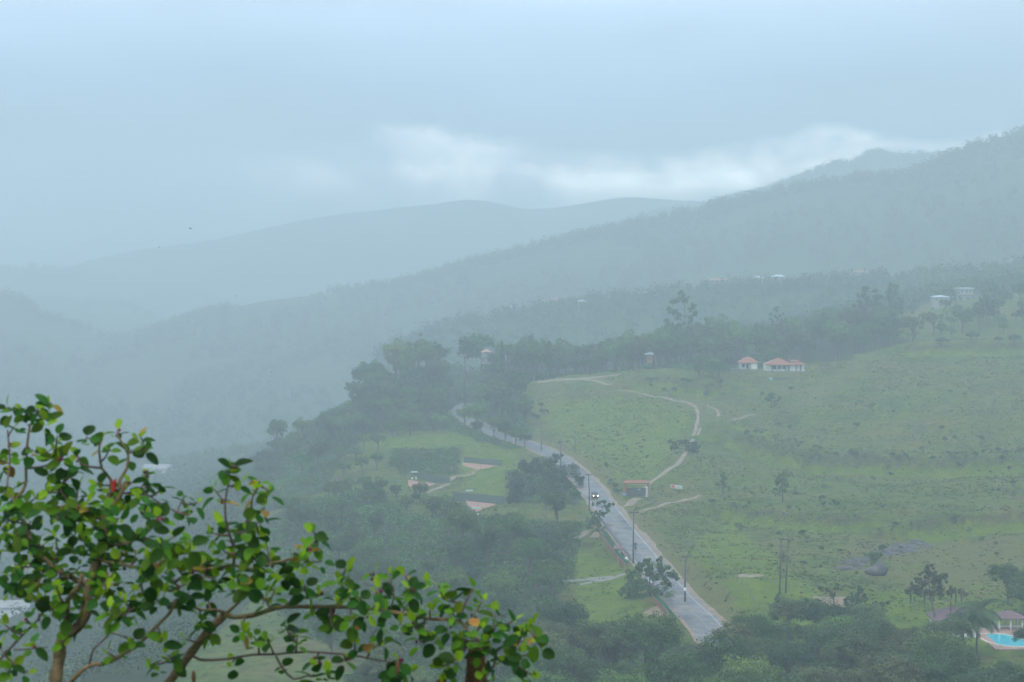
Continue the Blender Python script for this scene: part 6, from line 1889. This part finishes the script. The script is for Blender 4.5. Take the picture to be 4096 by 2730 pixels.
BR = []   # (list of (px,py,dy), r0, r1)
BR.append(([(205, 2900, 0), (215, 2760, 0), (235, 2640, 0), (252, 2546, 0), (306, 2512, 0), (340, 2461, 0), (362, 2338, 0.02), (391, 2240, 0.03), (416, 2164, 0.03), (425, 2084, 0.03), (440, 1990, 0.03)], 36, 20))
branches = [
    ([(252, 2546, 0), (266, 2470, -0.05), (272, 2400, -0.1), (312, 2352, -0.12), (330, 2300, -0.14)], 20, 11),
    ([(425, 2084, 0.03), (450, 2030, 0.0), (486, 1977, -0.02), (500, 1930, -0.02)], 15, 10),
    ([(440, 1990, 0.03), (444, 1920, 0.03), (407, 1874, 0.02), (397, 1800, 0.0), (405, 1765, 0)], 9, 5),
    ([(407, 1874, 0.02), (365, 1870, 0.0), (327, 1860, -0.02), (308, 1827, -0.02)], 7, 4),
    ([(480, 1960, -0.02), (477, 1921, 0), (505, 1874, 0.03), (512, 1818, 0.05), (491, 1776, 0.05), (470, 1745, 0.05)], 10, 5),
    ([(512, 1818, 0.05), (552, 1800, 0.07), (575, 1770, 0.07)], 5, 3),
    ([(362, 2338, 0.02), (250, 2290, 0.1), (150, 2200, 0.15), (103, 2103, 0.18), (60, 2020, 0.2), (103, 1944, 0.2), (105, 1874, 0.2), (110, 1780, 0.2), (120, 1700, 0.2)], 14, 6),
    ([(105, 1874, 0.2), (160, 1870, 0.2), (205, 1855, 0.2), (226, 1838, 0.2)], 7, 4),
    ([(60, 2020, 0.2), (30, 1940, 0.25), (40, 1850, 0.3), (30, 1720, 0.3)], 7, 4),
    ([(120, 1700, 0.2), (150, 1660, 0.2), (170, 1625, 0.2)], 5, 3),
    ([(600, 2850, 0.3), (680, 2725, 0.3), (765, 2610, 0.28), (829, 2533, 0.26), (880, 2478, 0.25), (910, 2452, 0.25)], 26, 20),
    ([(905, 2455, 0.25), (933, 2470, 0.25), (1010, 2464, 0.22), (1066, 2447, 0.2), (1132, 2431, 0.18), (1287, 2428, 0.15), (1469, 2436, 0.1), (1607, 2456, 0.08), (1701, 2475, 0.05), (1839, 2486, 0.03), (1872, 2530, 0.03), (1911, 2558, 0.03), (1950, 2580, 0.03)], 13, 7),
    ([(905, 2455, 0.25), (860, 2440, 0.2), (800, 2440, 0.15), (740, 2400, 0.1), (700, 2330, 0.05)], 9, 5),
    ([(905, 2455, 0.25), (950, 2414, 0.25), (990, 2370, 0.22), (1010, 2320, 0.2)], 9, 5),
    ([(765, 2615, 0.28), (800, 2640, 0.25), (914, 2635, 0.22), (1010, 2619, 0.2), (1093, 2616, 0.18), (1231, 2608, 0.15), (1320, 2614, 0.13), (1425, 2624, 0.1), (1535, 2646, 0.08), (1600, 2650, 0.08)], 8, 4),
    ([(1104, 2624, 0.18), (1132, 2674, 0.18), (1176, 2718, 0.18), (1231, 2702, 0.16)], 7, 5),
    ([(837, 2274, -0.05), (890, 2270, -0.05), (935, 2261, -0.05), (994, 2276, -0.05), (1060, 2260, -0.05), (1160, 2238, -0.05), (1230, 2200, -0.05)], 9, 5),
    ([(935, 2261, -0.05), (937, 2220, -0.05), (935, 2185, -0.05), (950, 2130, -0.05)], 8, 5),
    ([(700, 2330, 0.05), (760, 2290, 0.0), (837, 2274, -0.05)], 8, 6),
    ([(935, 2185, -0.05), (905, 2090, -0.08), (900, 2000, -0.1), (915, 1920, -0.1), (918, 1870, -0.1)], 7, 4),
    ([(950, 2130, -0.05), (1000, 2060, -0.02), (1010, 1990, 0), (1040, 1940, 0)], 7, 4),
    ([(205, 2820, 0), (280, 2729, -0.1), (357, 2661, -0.12), (425, 2652, -0.14), (510, 2606, -0.15), (552, 2580, -0.15), (629, 2504, -0.15), (680, 2450, -0.15), (700, 2400, -0.15)], 13, 7),
    ([(357, 2661, -0.12), (375, 2600, -0.15), (430, 2545, -0.16), (470, 2500, -0.16)], 6, 4),
    ([(552, 2580, -0.15), (500, 2550, -0.2), (440, 2530, -0.2)], 5, 3),
    ([(-60, 2690, 0.1), (0, 2640, 0.1), (55, 2580, 0.1), (110, 2525, 0.1), (157, 2474, 0.1), (190, 2420, 0.1)], 8, 5),
    ([(55, 2600, 0.1), (110, 2598, 0.1), (190, 2590, 0.05)], 4, 3),
    ([(416, 2164, 0.03), (480, 2180, -0.05), (560, 2150, -0.1), (620, 2100, -0.12), (640, 2040, -0.12)], 9, 5),
    ([(391, 2240, 0.03), (500, 2260, -0.1), (600, 2270, -0.15), (680, 2230, -0.18)], 9, 5),
    ([(1132, 2431, 0.18), (1180, 2400, 0.16), (1260, 2390, 0.15), (1295, 2370, 0.15)], 6, 4),
    ([(1521, 2440, 0.1), (1528, 2390, 0.1), (1510, 2340, 0.1), (1495, 2300, 0.1)], 6, 4),
    ([(1560, 2448, 0.1), (1575, 2390, 0.08), (1565, 2330, 0.08)], 5, 3),
    ([(1839, 2486, 0.03), (1855, 2430, 0.03), (1872, 2390, 0.03), (1895, 2355, 0.03)], 6, 4),
    ([(1607, 2456, 0.08), (1640, 2400, 0.08), (1650, 2340, 0.08)], 5, 3),
    ([(1701, 2475, 0.05), (1690, 2540, 0.1), (1700, 2600, 0.12)], 5, 3),
    ([(425, 2084, 0.03), (360, 2060, 0.1), (280, 2010, 0.12), (240, 1950, 0.12), (290, 1890, 0.1)], 8, 4),
    ([(486, 1977, -0.02), (560, 1960, 0.05), (585, 1910, 0.05), (590, 1880, 0.05)], 6, 4),
    ([(560, 1960, 0.05), (620, 2000, 0.08), (690, 2040, 0.1)], 5, 3),
]
NODES = []; NODED = []


def add_branch(path, r0, r1, name):
    p = smooth_line(np.array([(a, b, c * 1000) for a, b, c in path], float), 22.0)
    k = len(p)
    w = np.cumsum(rf.normal(0, 0.9, (k, 2)), axis=0) * 0.6
    w -= np.linspace(0, 1, k)[:, None] * w[-1]
    p[:, :2] += w
    rad = 0.8 * np.linspace(r0, r1, k) * (1 + 0.10 * np.sin(np.arange(k) * 1.7) * (r0 > 10)) * MPP
    MB().tube([bp3(a, b, c / 1000) for a, b, c in p], list(rad), 10 if r0 > 10 else 7).build(name, M_FBARK if r0 > 8 else M_TWIG, ficus, True)
    for a, b, c in p[::2]:
        NODES.append((a, b)); NODED.append(c / 1000)


add_branch(*BR[0], 'trunk')
for b_ in branches: add_branch(*b_, 'branch')

TIPS = [(30, 1630), (95, 1640), (150, 1632), (205, 1612), (60, 1705), (110, 1700), (190, 1680), (215, 1800), (228, 1745), (40, 1780), (130, 1800), (15, 1850), (250, 1820), (180, 1810), (345, 1750), (400, 1765), (435, 1800), (470, 1722), (560, 1745), (580, 1790), (530, 1800),
        (308, 1822), (200, 1890), (290, 1880), (270, 1920), (585, 1885), (640, 1955), (600, 1935), (520, 1925), (930, 1862), (905, 1880), (880, 1990), (855, 1955), (960, 1925), (1040, 1925), (1085, 1965), (1060, 2030), (1010, 1960), (740, 1985), (790, 2010), (760, 2060),
        (1255, 2125), (1230, 2185), (1290, 2150), (1290, 2245), (1190, 2215), (1240, 2260), (1385, 2272), (1350, 2320), (1400, 2345), (1440, 2390), (1370, 2380), (1560, 2295), (1620, 2300), (1645, 2350), (1495, 2288), (1700, 2330), (1755, 2340), (1800, 2395), (1765, 2390), (1895, 2350), (1930, 2405),
        (1905, 2440), (1985, 2450), (1985, 2495), (2060, 2480), (2090, 2510), (2150, 2550), (2165, 2590), (2105, 2620), (2075, 2670), (1960, 2600), (1915, 2610), (1820, 2640), (1765, 2665), (1790, 2700), (1600, 2645), (1640, 2690), (1560, 2700), (1480, 2570), (1420, 2560), (1385, 2625), (1330, 2510),
        (1262, 2635), (1320, 2690), (1250, 2705), (1190, 2545), (1140, 2500), (1015, 2545), (1065, 2555), (965, 2520), (1180, 2530), (650, 2560), (742, 2556), (670, 2620), (840, 2510), (800, 2470), (930, 2650), (700, 2640), (1120, 2300), (1170, 2330), (1220, 2340), (1100, 2350), (1060, 2390), (1280, 2370),
        (250, 2570), (110, 2690), (30, 2700), (60, 2660), (20, 2500), (430, 2610), (330, 2500), (600, 2660), (2130, 2500), (2040, 2560), (2000, 2640), (2130, 2700), (1850, 2550), (1720, 2440), (1660, 2430), (1330, 2440), (1250, 2450), (1940, 2700)]
REG = [([(0, 1930), (150, 1960), (330, 1900), (560, 1950), (640, 2060), (760, 2150), (860, 2080), (1060, 2080), (1080, 2200), (1180, 2260), (1150, 2340), (900, 2380), (700, 2400), (520, 2460), (330, 2440), (120, 2420), (0, 2380)], 43),
       ([(1280, 2360), (1500, 2350), (1700, 2400), (1850, 2450), (1900, 2560), (1500, 2570), (1300, 2500)], 58), ([(1850, 2450), (2050, 2480), (2150, 2580), (2100, 2650), (1850, 2640), (1780, 2540)], 52),
       ([(0, 2450), (130, 2480), (200, 2600), (120, 2730), (0, 2730)], 80), ([(500, 2480), (700, 2460), (860, 2500), (840, 2600), (640, 2600), (500, 2560)], 100), ([(1050, 2540), (1500, 2580), (1650, 2640), (1650, 2720), (1200, 2720), (1050, 2600)], 120),
       ([(0, 1640), (60, 1650), (240, 1700), (220, 1800), (100, 1850), (0, 1850)], 66)]
tips = [(a, b, 1) for a, b in TIPS]
for poly, sp_c in REG:
    xs = [p[0] for p in poly]; ys = [p[1] for p in poly]
    for _ in range(1500):
        a, b = rf.uniform(min(xs), max(xs)), rf.uniform(min(ys), max(ys))
        if in_poly(a, b, poly) and all((a - t[0]) ** 2 + (b - t[1]) ** 2 > sp_c ** 2 for t in tips): tips.append((a, b, 0))
nodes = np.array(NODES); noded = list(NODED)
order = sorted(range(len(tips)), key=lambda i: np.min((nodes[:, 0] - tips[i][0]) ** 2 + (nodes[:, 1] - tips[i][1]) ** 2))
LEAVES = []   # (matrix 4x4, variant, material, size)
FIGS = []


def unit(v): return v / (np.linalg.norm(v) + 1e-9)


for i in order:
    a, b, ex = tips[i]
    d2 = (nodes[:, 0] - a) ** 2 + (nodes[:, 1] - b) ** 2 + np.where(nodes[:, 1] < b, 2500, 0)
    k = int(np.argmin(d2))
    na, nb = nodes[k]; nd = noded[k]
    dd = nd + rf.normal(0, 0.16 if not ex else 0.08)
    L_ = math.hypot(a - na, b - nb)
    s0, s1 = np.array([na, nb, nd * 1000]), np.array([a, b, dd * 1000])
    mid = (s0 + s1) / 2 + np.array([rf.normal() * 0.12 * L_, 0.18 * L_ + rf.normal() * 0.05 * L_, 0])
    pth = [((1 - t) ** 2) * s0 + 2 * t * (1 - t) * mid + t * t * s1 for t in np.linspace(0, 1, 7)]
    if L_ > 8:
        rr = 4.2 + min(L_, 120) * 0.012
        MB().tube([bp3(x, y, z / 1000) for x, y, z in pth], list(np.linspace(rr, 3.0, 7) * MPP), 6).build('twig', M_TWIG, ficus, True)
    nodes = np.vstack([nodes, [[q_[0], q_[1]] for q_ in pth[2:6:2]]]); noded += [q_[2] / 1000 for q_ in pth[2:6:2]]
    tip = bp3(a, b, dd)
    ax = unit(bp3(*pth[-1][:2], dd) - bp3(*pth[-3][:2], pth[-3][2] / 1000) + np.array([0, 0, 0.01]))
    ax = unit(ax + np.array([0, 0, 0.6]))
    n_l = rf.integers(4, 9)
    ph = rf.random() * 6.28
    s_ = unit(np.cross(ax, [0.3, 1, 0.1])); q_ = np.cross(ax, s_)
    for j in range(n_l):
        az = ph + j * 2.4 + rf.normal() * 0.3
        out = math.cos(az) * s_ + math.sin(az) * q_
        el = rf.uniform(-0.25, 0.75) - 0.10 * j
        d = unit(out * math.cos(el) + ax * math.sin(el))
        up = unit(ax * 0.8 + rf.normal(0, 0.4, 3) + np.array([0, -0.35, 0.3]))
        base = tip - ax * 0.008 * j + d * 0.008
        young = j == 0 and rf.random() < 0.7 or rf.random() < 0.17
        mi = 2 if young else (3 if rf.random() < 0.03 else (1 if rf.random() < 0.42 else 0))
        if young: d = unit(d * 0.6 + ax)
        y_ = unit(np.cross(up, d)); z_ = np.cross(d, y_)
        sc_ = rf.uniform(0.55, 1.15) * (0.78 if young else 1.0)
        M4 = np.eye(4); M4[:3, 0], M4[:3, 1], M4[:3, 2], M4[:3, 3] = d * sc_, y_ * sc_, z_ * sc_, base
        LEAVES.append((M4, int(rf.integers(4)), mi, sc_ * (0.6 + 0.4 * abs(z_[1])) * (1.0 if a > 0 else 0.2)))
    if rf.random() < 0.5:
        for j in range(rf.integers(1, 4)):
            FIGS.append((tip - ax * rf.uniform(0.0, 0.02) + unit(rf.normal(0, 1, 3)) * 0.012, rf.uniform(0.0045, 0.0078)))
from mathutils import Matrix
LEAVES.sort(key=lambda t: -t[3])
for M4, vi, mi, _ in LEAVES[:300]:
    o = link('leaf', LEAFMESH[(vi, mi)], ficus)
    o.matrix_local = Matrix(M4.tolist())
rest = MB()
VV = []; FF = []; MM = []; TT = []
for M4, vi, mi, _ in LEAVES[300:]:
    V, Fs = LEAFVARS[vi]
    W_ = np.c_[np.array(V), np.ones(len(V))] @ M4.T
    b0 = len(VV); VV += [tuple(x[:3]) for x in W_]; FF += [[b0 + q_ for q_ in f_] for f_ in Fs]; MM += [mi] * len(Fs); TT += [rf.random()] * len(Fs)
me = bpy.data.meshes.new('foliage'); me.from_pydata(VV, [], FF)
for mm in LMATS: me.materials.append(mm)
me.polygons.foreach_set('material_index', MM); me.polygons.foreach_set('use_smooth', [True] * len(FF))
at = me.attributes.new('tint', 'FLOAT', 'FACE'); at.data.foreach_set('value', np.array(TT, np.float32))
me.update()
link('foliage', me, ficus)['kind'] = 'stuff'
fig_me = MB().blob((0, 0, 0), (1, 1, 1.15), 10, 7).mesh('fig', M_FIG, True)
for p_, r_ in FIGS[:140]:
    o = link('fig', fig_me, ficus, p_); o.scale = (r_, r_, r_)
M_ORANGE = mat('orange_leaf', (0.60, 0.13, 0.03), (0.5, 0.2, 0.03), 20, 0.5)
for k, (px, py, sc_, rot, mm) in enumerate([(454, 1972, 0.95, -1.45, M_BRACT), (462, 1970, 0.8, -1.9, M_BRACT), (412, 2335, 0.8, -1.1, M_BRACT), (404, 2345, 0.9, -1.5, M_BRACT), (1420, 2510, 0.8, 0.4, M_ORANGE), (2085, 2550, 0.9, -0.9, M_ORANGE), (2100, 2560, 0.7, -0.2, M_ORANGE)]):
    V, Fs = LEAFVARS[(k * 2) % 4]
    o = MB().add([(x, y * 0.5, z) for x, y, z in V], Fs).build('bract', mm, ficus, True, bp3(px, py, -0.12)); o.rotation_euler = (1.2, rot, 0.3 * k); o.scale = (sc_,) * 3
for px, py in ((1590, 2672), (465, 2432), (775, 2712)):
    b = MB(); b.blob((0, 0, 0), (9 * MPP, 6 * MPP, 30 * MPP), 8, 8)
    b.build('dry_leaf', mat('dry_leaf', (0.20, 0.10, 0.035), (0.13, 0.07, 0.03), 20, 0.8), ficus, True, bp3(px, py, -0.02))
# brown fibrous post behind the branch tip
pp_ = P(1902, 2700, 7.75)
gz_ = Hs(pp_[0], pp_[1])
ptop = P(1902, 2585, 7.75)[2]
pe_ = empty('fibre_post', (pp_[0], pp_[1], gz_), 'brown post wrapped in shaggy fibre behind the tip of the leafy branch', 'post')
M_FIBRE = mat('coir_fibre', (0.19, 0.105, 0.035), (0.11, 0.06, 0.022), 60, 0.95, 0.8, 0.1, c3=(0.24, 0.15, 0.06))
hp = ptop - gz_
pst = MB().tube([(0, 0, -0.1), (0, 0, hp * 0.5), (0.003, 0, hp * 0.93), (0.002, 0, hp)], [0.046, 0.046, 0.045, 0.03], 20).build('core', M_FIBRE, pe_, True)
r = np.random.default_rng(9)
n = 5000
az = r.random(n) * 6.28; zz = r.uniform(0.2, hp, n)
o_ = np.column_stack([np.cos(az), np.sin(az), np.zeros(n)])
b_ = o_ * 0.045 + np.column_stack([np.zeros(n), np.zeros(n), zz])
tg = np.column_stack([-np.sin(az), np.cos(az), np.zeros(n)])
ti = b_ + o_ * r.uniform(0.004, 0.014, n)[:, None] + tg * r.normal(0, 0.008, n)[:, None] + np.column_stack([np.zeros(n), np.zeros(n), r.normal(-0.01, 0.012, n)])
q = np.stack([b_ - tg * 0.0006, b_ + tg * 0.0006, ti + tg * 0.0003, ti - tg * 0.0003], 1)
link('fibre', mesh_quads('fibre', q, M_FIBRE), pe_)['kind'] = 'stuff'
